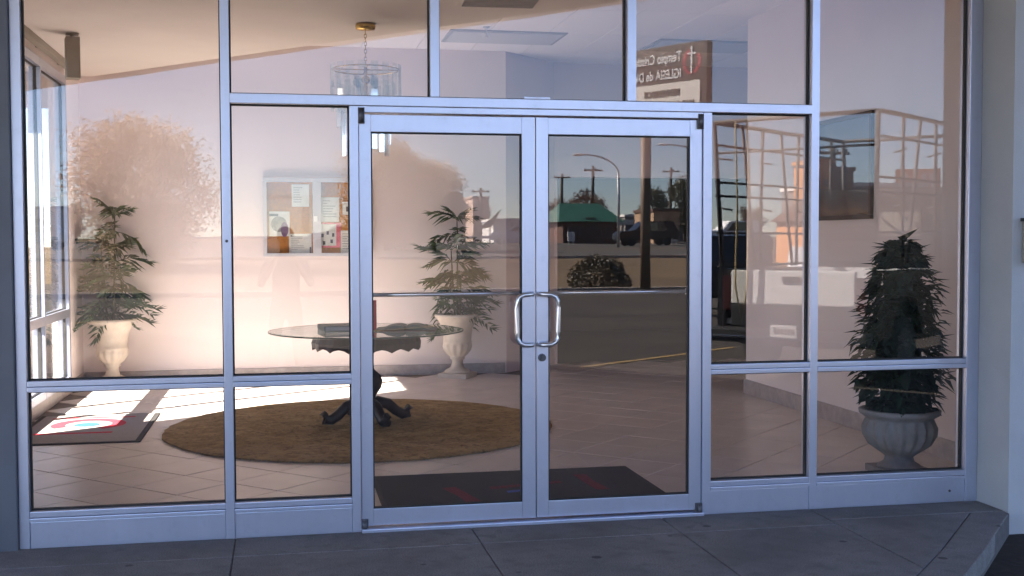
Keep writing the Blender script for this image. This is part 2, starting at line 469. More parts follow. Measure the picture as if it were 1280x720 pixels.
def sheet(name, x0, x1, ys, lift, mat, kind='structure', rnd=0):
    mb = MB()
    xs = [x0+(x1-x0)*i/24 for i in range(25)]
    random.seed(3)
    vs = [[mb.bm.verts.new((x, y, terr(y)+lift+(random.uniform(-rnd, rnd)))) for x in xs] for y in ys]
    for j in range(len(ys)-1):
        for i in range(24):
            mb.bm.faces.new((vs[j][i], vs[j][i+1], vs[j+1][i+1], vs[j+1][i]))
    o = mb.build(name, mat)
    return tag(o, kind=kind)

sheet('ground', -600, 600, [-1500, -400, -220, -150, -110, -85, -72, -60, -52, -46, -40, -34, -29.5, -28, 0, 60, 300], 0, 'grass')
sheet('parking_lot', -70, 80, [-27.8, -20, -10, 0, 40], .012, 'asphalt')
rd = sheet('road', -300, 300, [-59.5, -53, -46.5], .012, 'road')
sheet('far_parking_lot', -120, 200, [-125, -100, -85, -72, -62.5], .008, 'road')
# kerbs along the lot and the road
mb = MB(); mb.box(-70, 80, -28.2, -27.95, -.2, .03, bev=.02); tag(mb.build('kerb', 'kerb'), kind='structure')
mb = MB(); mb.box(-300, 300, -46.2, -45.9, .5, .75, bev=.02); tag(mb.build('road_kerb', 'kerb'), kind='structure')
# yellow bay lines painted on the lot
def bay_line(name, a, b, wd=.1, mat='yellow', lift=-.119):
    a, b = Vector(a), Vector(b); d = (b-a).normalized(); n = Vector((-d.y, d.x))*wd/2
    mb = MB(); mb.prism([(p.x, p.y) for p in (a-n, b-n, b+n, a+n)], lift, lift+.004)
    return tag(mb.build(name, mat), kind='structure')
for a, b in [((2.6, -7.35), (6.6, -10.3)), ((-1.2, -12.4), (2.9, -15.6)), ((-5.5, -16.6), (-1.4, -19.8)), ((-12, -18.5), (-7, -22)), ((9, -14), (13.5, -17.6))]:
    bay_line('parking_line', a, b)

# ------------------------------------------------------------------ sidewalk slabs
EDGE = [(-6, 0), (3.868, 0), (3.868, -.29), (3.28, -.97), (2.3, -2.02), (1.3, -2.55), (-6, -2.55)]
mb = MB(); mb.prism(EDGE[:2]+[(3.868, -.30), (3.27, -.98), (2.29, -2.03), (1.3, -2.56), (-6, -2.56)], -.3, -.006)
walk = tag(mb.build('sidewalk', 'joint'), kind='structure')
def clip(poly, a, b):
    out = []
    f = lambda p: (b[0]-a[0])*(p[1]-a[1])-(b[1]-a[1])*(p[0]-a[0])
    for i in range(len(poly)):
        p, q = poly[i], poly[(i+1) % len(poly)]
        fp, fq = f(p), f(q)
        if fp >= 0: out.append(p)
        if fp*fq < 0:
            t = fp/(fp-fq); out.append((p[0]+(q[0]-p[0])*t, p[1]+(q[1]-p[1])*t))
    return out
def slab(poly, z=0.0):
    if len(poly) < 3: return
    b = bmesh.new()
    lo = [b.verts.new((p[0], p[1], -.1)) for p in poly]; hi = [b.verts.new((p[0], p[1], z)) for p in poly]
    n = len(poly); top = b.faces.new(hi)
    for i in range(n): b.faces.new((lo[i], lo[(i+1) % n], hi[(i+1) % n], hi[i]))
    bmesh.ops.bevel(b, geom=[e for e in top.edges], offset=.003, segments=1, affect='EDGES')
    mb = MB(); mb._join(b); mb.build('concrete_slab', 'concrete', walk)
g = .003
JX = [-6, -4.4, -1.95, -.24, .95, 1.98, 2.84, 3.868]
# kerb band: diagonal strip along the outer edge
IN = [(3.66, -.25), (3.08, -.92), (2.16, -1.90), (1.24, -2.38), (-6, -2.38)]
for i in range(len(JX)-1):
    x0, x1 = JX[i]+g, JX[i+1]-(g if i < len(JX)-2 else 0)
    if i == len(JX)-2:
        slab([(x0, -.345), (x1-.28, -.345), (x1-.21, -.25), (x1, -.25), (x1, 0), (x0, 0)]) if False else slab([(x0, -.245), (x1, -.245), (x1, -.0), (x0, -.0)])
    else:
        slab([(x0, -.345), (x1, -.345), (x1, 0), (x0, 0)])
    p = [(x0, -3), (x1, -3), (x1, -.351 if i < len(JX)-2 else -.251), (x0, -.351 if i < len(JX)-2 else -.251)]
    for a, b in zip(IN[::-1], IN[::-1][1:]): p = clip(p, a, b)
    if i < len(JX)-1: slab(p)
OUT = [(3.868, -.26), (3.28, -.97), (2.3, -2.02), (1.3, -2.55), (-6, -2.55)]
IN2 = [(3.668, -.257), (3.085, -.925), (2.164, -1.904), (1.242, -2.386), (-6, -2.386)]
slab([(3.868, -.26), IN2[0], IN2[1], (3.28, -.97), (3.868, -.33)][::-1] if False else [IN2[0], IN2[1], (3.28, -.97), (3.84, -.33), (3.868, -.26)])
for k in range(1, 4): slab([IN2[k], IN2[k+1], OUT[k+1], OUT[k]])

# ================================================================== CHURCH BUILDING (shell of the lobby)
bld = thing('church_building', 'white stucco building shell with glazed lobby and deep porch roof', 'building', (0, 0, 0))
YB = 6.9
EDGE_A, EDGE_B = (-2.05, 7.05), (4.4, 0.05)          # diagonal edge of the low plaster soffit
def bpart(name, mats, mb, label=None):
    o = mb.build(name, mats, bld)
    if label: o['label'] = label
    return o
# back wall, angled return, recessed wall with opening
mb = MB(); mb.box(-2.3, 2.47, YB, YB+.12, -.1, 4.3); bpart('back_wall', 'lobby_wall', mb)
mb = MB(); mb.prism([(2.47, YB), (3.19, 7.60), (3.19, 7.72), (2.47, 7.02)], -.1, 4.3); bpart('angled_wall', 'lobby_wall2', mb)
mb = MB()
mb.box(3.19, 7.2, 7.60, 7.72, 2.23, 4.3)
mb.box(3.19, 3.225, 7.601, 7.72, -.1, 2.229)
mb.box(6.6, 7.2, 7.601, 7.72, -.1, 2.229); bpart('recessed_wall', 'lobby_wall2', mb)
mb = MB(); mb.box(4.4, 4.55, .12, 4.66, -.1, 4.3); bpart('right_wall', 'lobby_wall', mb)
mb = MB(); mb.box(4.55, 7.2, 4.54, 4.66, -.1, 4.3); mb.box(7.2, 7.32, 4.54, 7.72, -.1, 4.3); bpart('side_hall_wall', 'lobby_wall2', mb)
# unlit corridor behind the opening
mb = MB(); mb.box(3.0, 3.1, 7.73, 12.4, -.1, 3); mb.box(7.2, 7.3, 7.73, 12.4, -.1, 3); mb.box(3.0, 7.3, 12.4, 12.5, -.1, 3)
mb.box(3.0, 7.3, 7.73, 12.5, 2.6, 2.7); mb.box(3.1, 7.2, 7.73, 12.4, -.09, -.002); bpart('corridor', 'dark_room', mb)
# left wall: solid parts round the side glazing
mb = MB(); mb.box(-2.2, -2.05, .12, 3.2, -.1, 4.3); mb.box(-2.2, -2.05, 6.06, YB, -.1, 4.3); mb.box(-2.2, -2.05, 3.2, 6.06, 3.08, 4.3)
mb.box(-2.2, -2.05, 3.2, 6.06, -.1, .10); bpart('left_wall', 'lobby_wall', mb)
# front wall above the glazing, left pier, jutting right wall
mb = MB(); mb.box(-2.2, 4.55, .0, .12, 3.16, 4.0); bpart('front_wall', 'stucco', mb)
mb = MB(); mb.box(-2.35, -1.262, -.03, .12, -.12, 3.16, bev=.004); bpart('corner_post', 'alu_shaded', mb, 'corner post toned dark grey for the shade at the left')
mb = MB(); mb.box(3.868, 9.0, -.29, .13, -.14, 4.0, bev=.006); bpart('jutting_wall', ['stucco_shaded', 'stucco'], mb, 'white stucco wall standing proud of the glazing')
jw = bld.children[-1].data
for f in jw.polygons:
    f.material_index = 1 if f.normal.y < -.7 else 0  # all but the front face take the stucco with painted-in shade
mb = MB(); mb.box(-2.35, -2.2, .12, 7, -.14, 4.0); bpart('outer_side_wall', 'stucco', mb) if False else mb.bm.free()
# roof and porch canopy with its diagonal front edge
mb = MB(); mb.box(-2.35, 9.0, .13, 12.6, 4.3, 4.55); bpart('roof', 'roofing', mb)
mb = MB(); mb.prism([(-5.3, 0), (-5.3, -1.6), (-7.2, -2.2), (-7.2, -18.3), (-.66, -10.9), (3.48, -6.2), (9.0, .13)], 4.0, 4.5); bpart('porch_canopy', 'canopy_under', mb)
mb = MB(); mb.box(-9.0, -2.36, 4.05, 12.0, 3.4, 3.6); bpart('side_canopy', 'canopy_under', mb)
for x, y, z1 in ((-6.9, -17.2, 4.0), (-6.9, -3.2, 4.0), (-8.8, 4.3, 3.4), (-8.8, 11.6, 3.4)):
    mb = MB(); mb.box(x-.13, x+.13, y-.13, y+.13, -.3, z1-.001, bev=.01); bpart('column', 'stucco', mb)
# soffit triangle with a real edge thickness
mb = MB(); mb.prism([(-2.05, .12), (4.33, .12), EDGE_A, (-2.05, 7.05)][:3], 3.2, 3.34); bpart('soffit', 'soffit', mb)
# baseboards
for q in ((4.382, 4.4, .12, 4.678, 0, .135), (-2.03, 2.45, YB-.018, YB, 0, .11), (-2.05, -2.032, .12, YB-.02, 0, .11)):
    mb = MB(); mb.box(*q, bev=.002); bpart('baseboard', 'base', mb)
# wall box on the jutting wall
wb = thing('wall_box', 'small grey box fixed to the white wall right of the glazing', 'utility box', (3.925, -.292, 1.47))
mb = MB(); mb.box(0, .26, -.06, 0, -.11, .11, bev=.006); mb.build('case', 'tan_box', wb)
mb = MB(); mb.box(-.012, .272, -.075, 0.0, .112, .13, bev=.003); mb.build('lid', 'dark_metal', wb)

# rear ceiling of acoustic tiles
rc = MB(); rc.box(-2.05, 7.2, .12, 7.7, 3.60, 3.63)
rear = tag(rc.build('lobby_ceiling', 'grid'), kind='structure')
tm = MB(); tm.box(-.297, .297, -.597, .597, 3.582, 3.599, bev=.004); tme = tm.mesh('ceiling_tile', 'acoustic')
LIGHTS = [(2.27, 5.98), (4.5, 6.15)]
for i in range(16):
    for j in range(7):
        x, y = -1.95+.6*i+.3-.18, .2+1.2*j+.6-.55
        if x > 7 or y > 7.5 or y < .3: continue
        # skip tiles wholly over the soffit
        t = (x-EDGE_A[0])/(EDGE_B[0]-EDGE_A[0])
        if y+.6 < EDGE_A[1]+(EDGE_B[1]-EDGE_A[1])*t-.8: continue
        link('ceiling_tile', tme, rear, (x, y, 0))
for k, (x, y) in enumerate(LIGHTS):
    L = thing('ceiling_light', ['unlit ceiling light panel above the table side of the lobby', 'unlit ceiling light panel farther right behind the roadside sign reflection'][k], 'ceiling light', (x, y, 3.581), 0, 'unlit ceiling light panels')
    mb = MB(); mb.box(-.60, .60, -.36, .36, -.012, 0, bev=.003); mb.build('frame', 'grid', L)
    mb = MB(); mb.box(-.56, .56, -.32, .32, -.02, -.0121, bev=.004); mb.build('diffuser', 'diffuser', L)
v = thing('ceiling_vent', 'flat rectangular vent in the beige soffit above the doors', 'vent', (1.55, 2.3, 3.2), R(-3))
mb = MB(); mb.box(-.3, .3, -.22, .22, -.014, -.001, bev=.004); mb.build('frame', 'soffit', v)
mb = MB(); 
for k in range(7): mb.box(-.26, .26, -.17+k*.054, -.14+k*.054, -.022, -.0141)
mb.build('louvre', 'grid', v)
sp = thing('sprinkler', 'tiny sprinkler head hanging from the white tiled ceiling', 'sprinkler', (2.0, 5.45, 3.582))
mb = MB(); mb.lathe([(.035, -.012), (.035, 0)], 12); mb.build('escutcheon', 'steel', sp)
mb = MB(); mb.tube([(0, 0, -.012), (0, 0, -.10)], .008); mb.lathe([(.022, -.11), (.022, -.10)], 10); mb.build('head', 'steel', sp)

# ------------------------------------------------------------------ lobby floor of diagonal tiles
mb = MB(); mb.box(-2.2, 7.2, .0, 7.73, -.1, -.006)
flo = tag(mb.build('lobby_floor', 'grout'), kind='structure')
a = .409; h = a/math.sqrt(2)
tb = MB(); b = bmesh.new()
gg = .0035; hh = h-gg*1.414
vs = [b.verts.new(p) for p in ((hh, 0, 0), (0, hh, 0), (-hh, 0, 0), (0, -hh, 0))]
lo = [b.verts.new((p.co.x, p.co.y, -.008)) for p in vs]
tf = b.faces.new(vs)
for i in range(4): b.faces.new((lo[i], lo[(i+1) % 4], vs[(i+1) % 4], vs[i]))
bmesh.ops.bevel(b, geom=tf.edges[:], offset=.002, segments=1, affect='EDGES')
tb._join(b); tile_me = tb.mesh('floor_tile', 'tile')
random.seed(5)
ox, oy = -.04, .80
extra = []
nt_ = 0
for i in range(-20, 30):
    for j in range(-20, 40):
        x = ox+(i-j)*h; y = oy+(i+j)*h
        if not (-2.05+.05 < x < 7.0 and -.2 < y < 7.6): continue
        if y-hh < .012:                                 # cut tile along the threshold
            pl_ = [(x+hh, y), (x, y+hh), (x-hh, y), (x, y-hh)]; cp = []
            for q in range(4):
                p0, p1 = pl_[q], pl_[(q+1) % 4]
                if p0[1] >= .012: cp.append(p0)
                if (p0[1]-.012)*(p1[1]-.012) < 0:
                    t_ = (.012-p0[1])/(p1[1]-p0[1]); cp.append((p0[0]+(p1[0]-p0[0])*t_, .012))
            if len(cp) > 2 and x < 4.6:
                mb = MB(); mb.prism(cp, -.008, 0); mb.build('floor_tile', 'tile', flo); nt_ += 1
            continue
        if y > YB-.05 and x < 2.6: continue
        vis = x < 4.4+.1 and x < .9+.62*(y+5.95) and x > -.27*(y+5.95) and nt_ < 300
        dz = random.uniform(-.0007, .0007)
        if vis:
            o = link('floor_tile', tile_me, flo, (x, y, dz)); nt_ += 1
            o.rotation_euler = (random.uniform(-.0012, .0012), random.uniform(-.0012, .0012), random.choice((0, math.pi/2, math.pi, -math.pi/2)))
        else: extra.append((x, y))
mb = MB()
for x, y in extra: mb.prism([(x+hh, y), (x, y+hh), (x-hh, y), (x, y-hh)], -.008, -.0005)
tag(mb.build('floor_tile_field', 'tile', flo), kind='stuff')

# ================================================================== STOREFRONT GLAZING
sf = thing('storefront', 'aluminium framed glass entrance wall with double doors in the middle', 'window wall', (0, 0, 0))
D0, D1 = 0.0, .105
def bar(name, x0, x1, z0, z1, parent=sf, mat='alu', y0=D0, y1=D1, bev=.003):
    mb = MB(); mb.box(x0, x1, y0, y1, z0, z1, bev=bev); return mb.build(name, mat, parent)
def pane(x0, x1, z0, z1, parent=sf, name='window_pane', yc=.055, mat='glass', gask=True, gname='gasket'):
    mb = MB(); mb.box(x0-.008, x1+.008, yc-.003, yc+.003, z0-.008, z1+.008); o = mb.build(name, mat, parent)
    if gask:
        mb = MB(); e = .007
        for (a0, a1, c0, c1) in ((x0-.001, x0+e, z0-.001, z1+.001), (x1-e, x1+.001, z0-.001, z1+.001), (x0+e, x1-e, z0-.001, z0+e), (x0+e, x1-e, z1-e, z1+.001)):
            mb.box(a0, a1, yc-.014, yc+.014, c0, c1)
        mb.build(gname, 'gasket', parent)
    return o
TOP = 3.10
# verticals
for x0, x1 in ((-1.26, -1.212), (-.287, -.244), (.342, .386), (2.222, 2.269), (2.842, 2.886), (3.792, 3.866)):
    z1 = 2.168 if x0 in (.342, 2.222) else TOP
    bar('mullion', x0, x1, -.004, z1, y0=.0015)
for x0, x1 in ((.753, .80), (1.797, 1.845)): bar('mullion', x0, x1, 2.2195, TOP)
bar('head_rail', -1.26, 3.866, TOP+.002, 3.16)
# transom over the doors and side panes (the header over the doors is deeper)
bar('transom', -.2435, 2.8415, 2.169, 2.2185, y0=-.004)
bar('door_header', .3865, 2.2215, 2.135, 2.1685, y0=.004)
for x0, x1 in ((-1.2115, -.2875), (-.2435, .3415), (2.2695, 2.8415), (2.8865, 3.7915)):
    # lower rail, stepped sill and kick panel of each bay
    bar('mid_rail', x0, x1, .786, .813, y0=.004); bar('mid_rail', x0, x1, .760, .7845, y0=.0)
    bar('sill_rail', x0, x1, .148, .177, y0=.006)
    bar('sill_ledge', x0, x1, .128, .1465, y0=-.004)
    bar('kick_panel', x0+.0005, x1-.0005, -.004, .1265, y0=.008)
# panes
pane(-1.212, -.287, .813, TOP); pane(-1.212, -.287, .177, .760)
pane(-.244, .342, .813, 2.169); pane(-.244, .342, .177, .760)
pane(-.244, .753, 2.2185, TOP); pane(.80, 1.797, 2.2185, TOP); pane(1.845, 2.842, 2.2185, TOP)
pane(2.269, 2.842, .813, 2.169); pane(2.269, 2.842, .177, .760)
pane(2.886, 3.792, .813, TOP); pane(2.886, 3.792, .177, .760)
bar('threshold', .3865, 2.2215, -.004, .016, mat='alu', y0=-.03, y1=.12)
bar('strike_plate', 1.24, 1.38, 2.2186, 2.232, y0=-.001, y1=.05)

for x, z, y in ((-.266, 1.488, .0012), (3.70, .062, .0077)):
    mb = MB(); b = bmesh.new(); bmesh.ops.create_cone(b, cap_ends=True, segments=12, radius1=.0075, radius2=.006, depth=.004)
    mb._join(b, 0, Matrix.Translation((x, y-.0015, z)) @ Matrix.Rotation(math.pi/2, 4, 'X')); mb.build('screw', 'dark_metal', sf)

def door(label, x0, x1, gx0, gx1, hinge_left):
    d = thing('door', None, None, (x0 if hinge_left else x1, .02, 0))
    d.parent = sf
    d['label'] = label
    ox_ = d.location.x
    P = lambda x: x-ox_
    mb = MB(); mb.box(P(x0), P(gx0), 0, .045, .024, 2.128, bev=.002); mb.build('stile', 'alu', d)
    mb = MB(); mb.box(P(gx1), P(x1), 0, .045, .024, 2.128, bev=.002); mb.build('stile', 'alu', d)
    mb = MB(); mb.box(P(gx0)+.0005, P(gx1)-.0005, .001, .044, 2.04, 2.127, bev=.002); mb.build('top_rail', 'alu', d)
    mb = MB(); mb.box(P(gx0)+.0005, P(gx1)-.0005, .001, .044, .025, .11, bev=.002); mb.build('bottom_rail', 'alu', d)
    pane(P(gx0), P(gx1), .11, 2.04, d, 'door_glass', .022)
    # push bar on the inner face
    mb = MB(); mb.tube([(P(gx0)-.02, .085, 1.207), (P(gx1)+.02, .085, 1.207)], .011, 10)
    mb.box(P(gx0)-.03, P(gx0)-.008, .045, .095, 1.19, 1.224, bev=.003); mb.box(P(gx1)+.008, P(gx1)+.03, .045, .095, 1.19, 1.224, bev=.003)
    mb.build('push_bar', 'steel', d)
    # offset pull handle
    s = -1 if hinge_left else 1
    mx = (gx1+.052) if hinge_left else (gx0-.052)
    pts = []
    zt, zb = 1.207, .942
    c = [(0, -.002, zt), (0, -.045, zt), (s*.04, -.058, zt)]
    pts = [(P(mx), -.002, zt), (P(mx)+s*.004, -.030, zt), (P(mx)+s*.018, -.052, zt), (P(mx)+s*.055, -.058, zt-.002), (P(mx)+s*.078, -.058, zt-.014), (P(mx)+s*.090, -.058, zt-.036),
           (P(mx)+s*.092, -.058, zt-.07), (P(mx)+s*.092, -.058, zb+.07), (P(mx)+s*.090, -.058, zb+.036), (P(mx)+s*.078, -.058, zb+.014), (P(mx)+s*.055, -.058, zb+.002), (P(mx)+s*.018, -.052, zb), (P(mx)+s*.004, -.030, zb), (P(mx), -.002, zb)]
    mb = MB(); mb.tube(pts, .0125, 12)
    for z in (zt, zb): mb.lathe([(.018, -.004), (.018, .0)], 12) if False else None
    mb.build('pull_handle', 'steel', d)
    if not hinge_left:
        mb = MB(); b = bmesh.new(); bmesh.ops.create_cone(b, cap_ends=True, segments=20, radius1=.021, radius2=.018, depth=.022)
        mb._join(b, 0, Matrix.Translation((P(1.337), -.011, .872)) @ Matrix.Rotation(math.pi/2, 4, 'X'))
        b = bmesh.new(); bmesh.ops.create_cone(b, cap_ends=True, segments=16, radius1=.011, radius2=.011, depth=.008)
        mb._join(b, 0, Matrix.Translation((P(1.337), -.025, .872)) @ Matrix.Rotation(math.pi/2, 4, 'X'))
        mb.build('lock', 'dark_metal', d)
    hx = P(x0)+.012 if hinge_left else P(x1)-.012
    mb = MB(); mb.tube([(hx, -.022, 2.085), (hx, -.022, 2.155)], .013, 10); mb.box(hx-.017, hx+.017, -.018, .002, 2.08, 2.16, bev=.002); mb.build('hinge', 'dark_metal', d)
    mb = MB(); mb.tube([(hx, -.022, .0), (hx, -.022, .06)], .013, 10); mb.box(hx-.02, hx+.02, -.018, -.0005, .001, .062, bev=.002); mb.build('hinge', 'dark_metal', d)
    return d
door('left glass door leaf', .39, 1.3025, .45, 1.232, True)
door('right glass door leaf with keyed lock', 1.3075, 2.219, 1.372, 2.152, False)

# ------------------------------------------------------------------ side glazing in the left wall
sg = thing('side_window_wall', 'aluminium framed side window wall letting sun into the lobby on the left', 'window wall', (-2.05, 2.45, 0), R(90))
LW = 3.61
for x0, x1 in ((.75, .80), (1.60, 1.635), (2.36, 2.395), (3.55, 3.61)): bar('mullion', x0, x1, .10, 3.08, sg, y0=-.02, y1=.09)
xs_ = [(.80, 1.60), (1.635, 2.36), (2.395, 3.55)]
for x0, x1 in xs_:
    bar('rail', x0+.0005, x1-.0005, .75, .83, sg, y0=-.018, y1=.088)
    bar('sill', x0+.0005, x1-.0005, .101, .17, sg, y0=-.018, y1=.088)
    bar('head_rail', x0+.0005, x1-.0005, 3.0, 3.079, sg, y0=-.018, y1=.088)
    pane(x0, x1, .17, .75, sg, mat='glass_side', yc=.03); pane(x0, x1, .83, 3.0, sg, mat='glass_side', yc=.03)

# ================================================================== LOBBY THINGS
# wall trim duct and ceiling speaker
vl = thing('curtain_track', 'long grey curtain track along the top of the left window wall', 'curtain track', (-2.0, 3.0, 3.14))
mb = MB(); mb.box(-.03, .03, -.6, 3.0, -.0, .058, bev=.004); mb.build('rail', 'tan_box', vl)
for k in range(4):
    mb = MB(); mb.box(-.048, -.031, -.3+k*1.0, -.25+k*1.0, .005, .05, bev=.002); mb.build('bracket', 'dark_metal', vl)
sk = thing('ceiling_speaker', 'grey beige box speaker hanging from the ceiling at the far left', 'speaker', (-1.68, 4.3, 3.2), R(14))
mb = MB(); mb.box(-.055, .055, -.08, .08, -.37, -.03, bev=.008); mb.build('cabinet', 'tan_box', sk)
mb = MB(); mb.box(-.045, .045, -.088, -.0805, -.35, -.06, bev=.004); mb.build('grille', 'tan_box', sk)
mb = MB(); mb.tube([(0, 0, -.03), (0, 0, 0)], .015); mb.box(-.05, .05, -.05, .05, -.008, 0, bev=.002); mb.build('bracket', 'tan_box', sk)

# round rug
rug = thing('round_rug', 'round shaggy brown rug under the glass topped table', 'rug', (.61, 3.36, .002))
random.seed(8)
mb = MB(); NR = 96
pr_ = [1.52+random.uniform(-.012, .012) for _ in range(NR)]
top = []
for rr, zz in ((1.0, .0), (1.0, .012), (.985, .02), (.93, .021), (.87, .021), (.8, .022), (.73, .022), (.66, .022), (.58, .022), (.5, .023), (.42, .023), (.33, .023), (.2, .023)):
    top.append([mb.bm.verts.new((pr_[i]*rr*math.cos(2*math.pi*i/NR), pr_[i]*rr*math.sin(2*math.pi*i/NR), zz+(random.uniform(-.005, .005) if rr < .98 else 0))) for i in range(NR)])
for k in range(len(top)-1):
    for i in range(NR): mb.bm.faces.new((top[k][i], top[k][(i+1) % NR], top[k+1][(i+1) % NR], top[k+1][i]))
mb.bm.faces.new(top[-1]); mb.build('pile', 'rug', rug)
mb = MB()
for i in range(420):
    a_ = 2*math.pi*i/420+random.uniform(-.005, .005); r0 = 1.50; r1 = r0+random.uniform(.04, .075); dw = .007
    ca, sa = math.cos(a_), math.sin(a_)
    mb.poly([(r0*ca-dw*sa, r0*sa+dw*ca, .010), (r0*ca+dw*sa, r0*sa-dw*ca, .010), (r1*math.cos(a_+.004), r1*math.sin(a_+.004), .002)])
o = mb.build('fringe', 'rug_edge', rug); tag(o, kind='stuff')

# glass topped pedestal table
tb_ = thing('pedestal_table', 'round glass topped table on a dark carved wooden pedestal', 'table', (.66, 3.4, .024))
mb = MB(); mb.lathe([(.755, .735), (.77, .739), (.77, .747), (.755, .751)], 64); mb.build('glass_top', 'table_glass', tb_)
mb = MB(); mb.tube([(.770*math.cos(t*math.pi/36), .770*math.sin(t*math.pi/36), .743) for t in range(72)], .0055, 6, close=True); mb.build('glass_edge', M['glass_edge'], tb_)
mb = MB(); segs = 64
rings = []
for rr, z0, am in ((.36, .62, 0), (.43, .595, 1), (.435, .66, 0), (.42, .70, 0), (.42, .733, 0), (.30, .733, 0)):
    rings.append([mb.bm.verts.new((rr*(1+.012*math.sin(16*2*math.pi*i/segs))*math.cos(2*math.pi*i/segs), rr*(1+.012*math.sin(16*2*math.pi*i/segs))*math.sin(2*math.pi*i/segs), z0+am*.028*abs(math.sin(8*2*math.pi*i/segs)))) for i in range(segs)])
for k in range(len(rings)-1):
    for i in range(segs): mb.bm.faces.new((rings[k][i], rings[k][(i+1) % segs], rings[k+1][(i+1) % segs], rings[k+1][i]))
mb.bm.faces.new(rings[0][::-1]); mb.bm.faces.new(rings[-1]); mb.build('apron', 'wood', tb_)
mb = MB(); mb.lathe([(.10, .08), (.13, .10), (.10, .15), (.06, .19), (.075, .23), (.115, .29), (.125, .34), (.105, .39), (.06, .43), (.045, .47), (.05, .55), (.08, .60), (.16, .63)], 24); mb.build('pedestal', 'wood', tb_)
fm = MB(); fm.tube([(.03, 0, .13), (.10, 0, .17), (.18, 0, .15), (.25, 0, .09), (.31, 0, .055), (.36, 0, .06), (.375, 0, .095), (.35, 0, .115)], [.05, .05, .045, .042, .042, .042, .034, .024], 10)
fme = fm.mesh('foot', 'wood')
for k in range(4): link('foot', fme, tb_, (0, 0, -.004), R(20+90*k))
ZT = .024+.7515
bk = thing('closed_book', 'closed dark teal book lying on the left of the glass table', 'book', (.42, 3.42, ZT), R(8))
mb = MB(); mb.box(-.12, .14, -.16, .16, 0, .006, bev=.002); mb.box(-.12, .14, -.16, .16, .036, .042, bev=.002); mb.box(-.122, -.114, -.16, .16, .0061, .0359); mb.build('cover', 'book_teal', bk)
mb = MB(); mb.box(-.113, .132, -.152, .152, .0062, .0358); mb.build('pages', 'paper', bk)
bk = thing('open_book', 'open brown book lying face up on the right of the glass table', 'book', (.97, 3.33, ZT), R(-10))
mb = MB()
for s in (-1, 1):
    mb.prism([(0, -.16), (s*.24, -.16), (s*.24, .16), (0, .16)][::s], .0, .008)
mb.build('cover', 'book_brown', bk)
mb = MB()
for s in (-1, 1):
    n = 8; P_ = [(s*.005, .012)]+[(s*(.005+.225*i/n), .012+.038*math.sin(min(1, (i/n)*1.15+.12)*math.pi)**.6*(1-.5*i/n)) for i in range(n+1)]+[(s*.23, .0085)]
    a1 = [mb.bm.verts.new((p[0], -.15, p[1])) for p in P_]; a2 = [mb.bm.verts.new((p[0], .15, p[1])) for p in P_]
    for i in range(len(P_)): mb.bm.faces.new((a1[i], a1[(i+1) % len(P_)], a2[(i+1) % len(P_)], a2[i]))
    mb.bm.faces.new(a1); mb.bm.faces.new(a2[::-1])
mb.build('pages', 'book_teal', bk)
bk = thing('red_folder', 'narrow red folder standing upright on the glass table behind the door frame', 'folder', (.66, 3.28, ZT), R(20))
mb = MB(); mb.box(-.075, .075, -.006, .006, 0, .24, bev=.002); mb.build('cover', 'red_cover', bk)
mb = MB(); mb.box(-.07, .07, .0062, .05, 0, .008, bev=.002); mb.build('stand', 'red_cover', bk)

# chandelier
ch = thing('chandelier', 'brass chandelier with tiers of hanging glass slabs above the table', 'chandelier', (.67, 3.42, 3.2))
mb = MB(); mb.lathe([(.03, -.05), (.075, -.042), (.08, -.02), (.075, 0)], 24); mb.build('canopy', 'brass', ch)
cm = MB(); cm.tube([(0, .010*math.cos(t*math.pi/4), .019*math.sin(t*math.pi/4)) for t in range(8)], .0028, 6, close=True); cme = cm.mesh('chain_link', 'brass')
for k in range(9):
    o = link('chain_link', cme, ch, (0, 0, -.065-k*.030)); o.rotation_euler.z = R(90*(k % 2))
mb = MB(); mb.tube([(0, 0, -.34), (0, 0, -.78)], .014, 10); mb.sphere((0, 0, -.44), .035); mb.sphere((0, 0, -.70), .04)
for zz, rr in ((-.36, .265), (-.62, .17)):
    mb.tube([(rr*math.cos(t*math.pi/12), rr*math.sin(t*math.pi/12), zz) for t in range(24)], .006, 6, close=True)
    for k in range(4):
        mb.tube([(0, 0, zz), (rr*math.cos(k*math.pi/2), rr*math.sin(k*math.pi/2), zz)], .005, 6)
mb.build('frame', 'brass', ch)
M['slab'] = glass_mat('chandelier_glass', .12, (.93, .95, .93), .004)
M['slab_low'] = glass_mat('bevelled_chandelier_glass', .42, (.95, .97, .97), .004)
sm = MB(); sm.box(-.03, .03, -.005, .005, -.36, 0, bev=.003); sme = sm.mesh('glass_slab', 'slab')
for k in range(18):
    a_ = 2*math.pi*k/18
    link('glass_slab', sme, ch, (.275*math.cos(a_), .275*math.sin(a_), -.325), a_+math.pi/2)
for k in range(13):
    a_ = 2*math.pi*k/13+.1
    link('glass_slab', sme, ch, (.225*math.cos(a_), .225*math.sin(a_), -.46), a_+math.pi/2)
sm = MB(); sm.box(-.032, .032, -.005, .005, -.33, 0, bev=.003); sme = sm.mesh('glass_slab', 'slab_low')
for k in range(9):
    a_ = 2*math.pi*k/9+.05
    link('glass_slab', sme, ch, (.19*math.cos(a_), .19*math.sin(a_), -.62-.05*(k % 3)), a_+math.pi/2)
for k in range(4):
    a_ = k*math.pi/2+.6
    mb = MB(); mb.sphere((.1*math.cos(a_), .1*math.sin(a_), -.47), .022, sc=(1, 1, 1.4)); mb.lathe([(.014, -.45), (.014, -.41)], 10, .1*math.cos(a_), .1*math.sin(a_)); mb.build('bulb', 'bulb', ch)

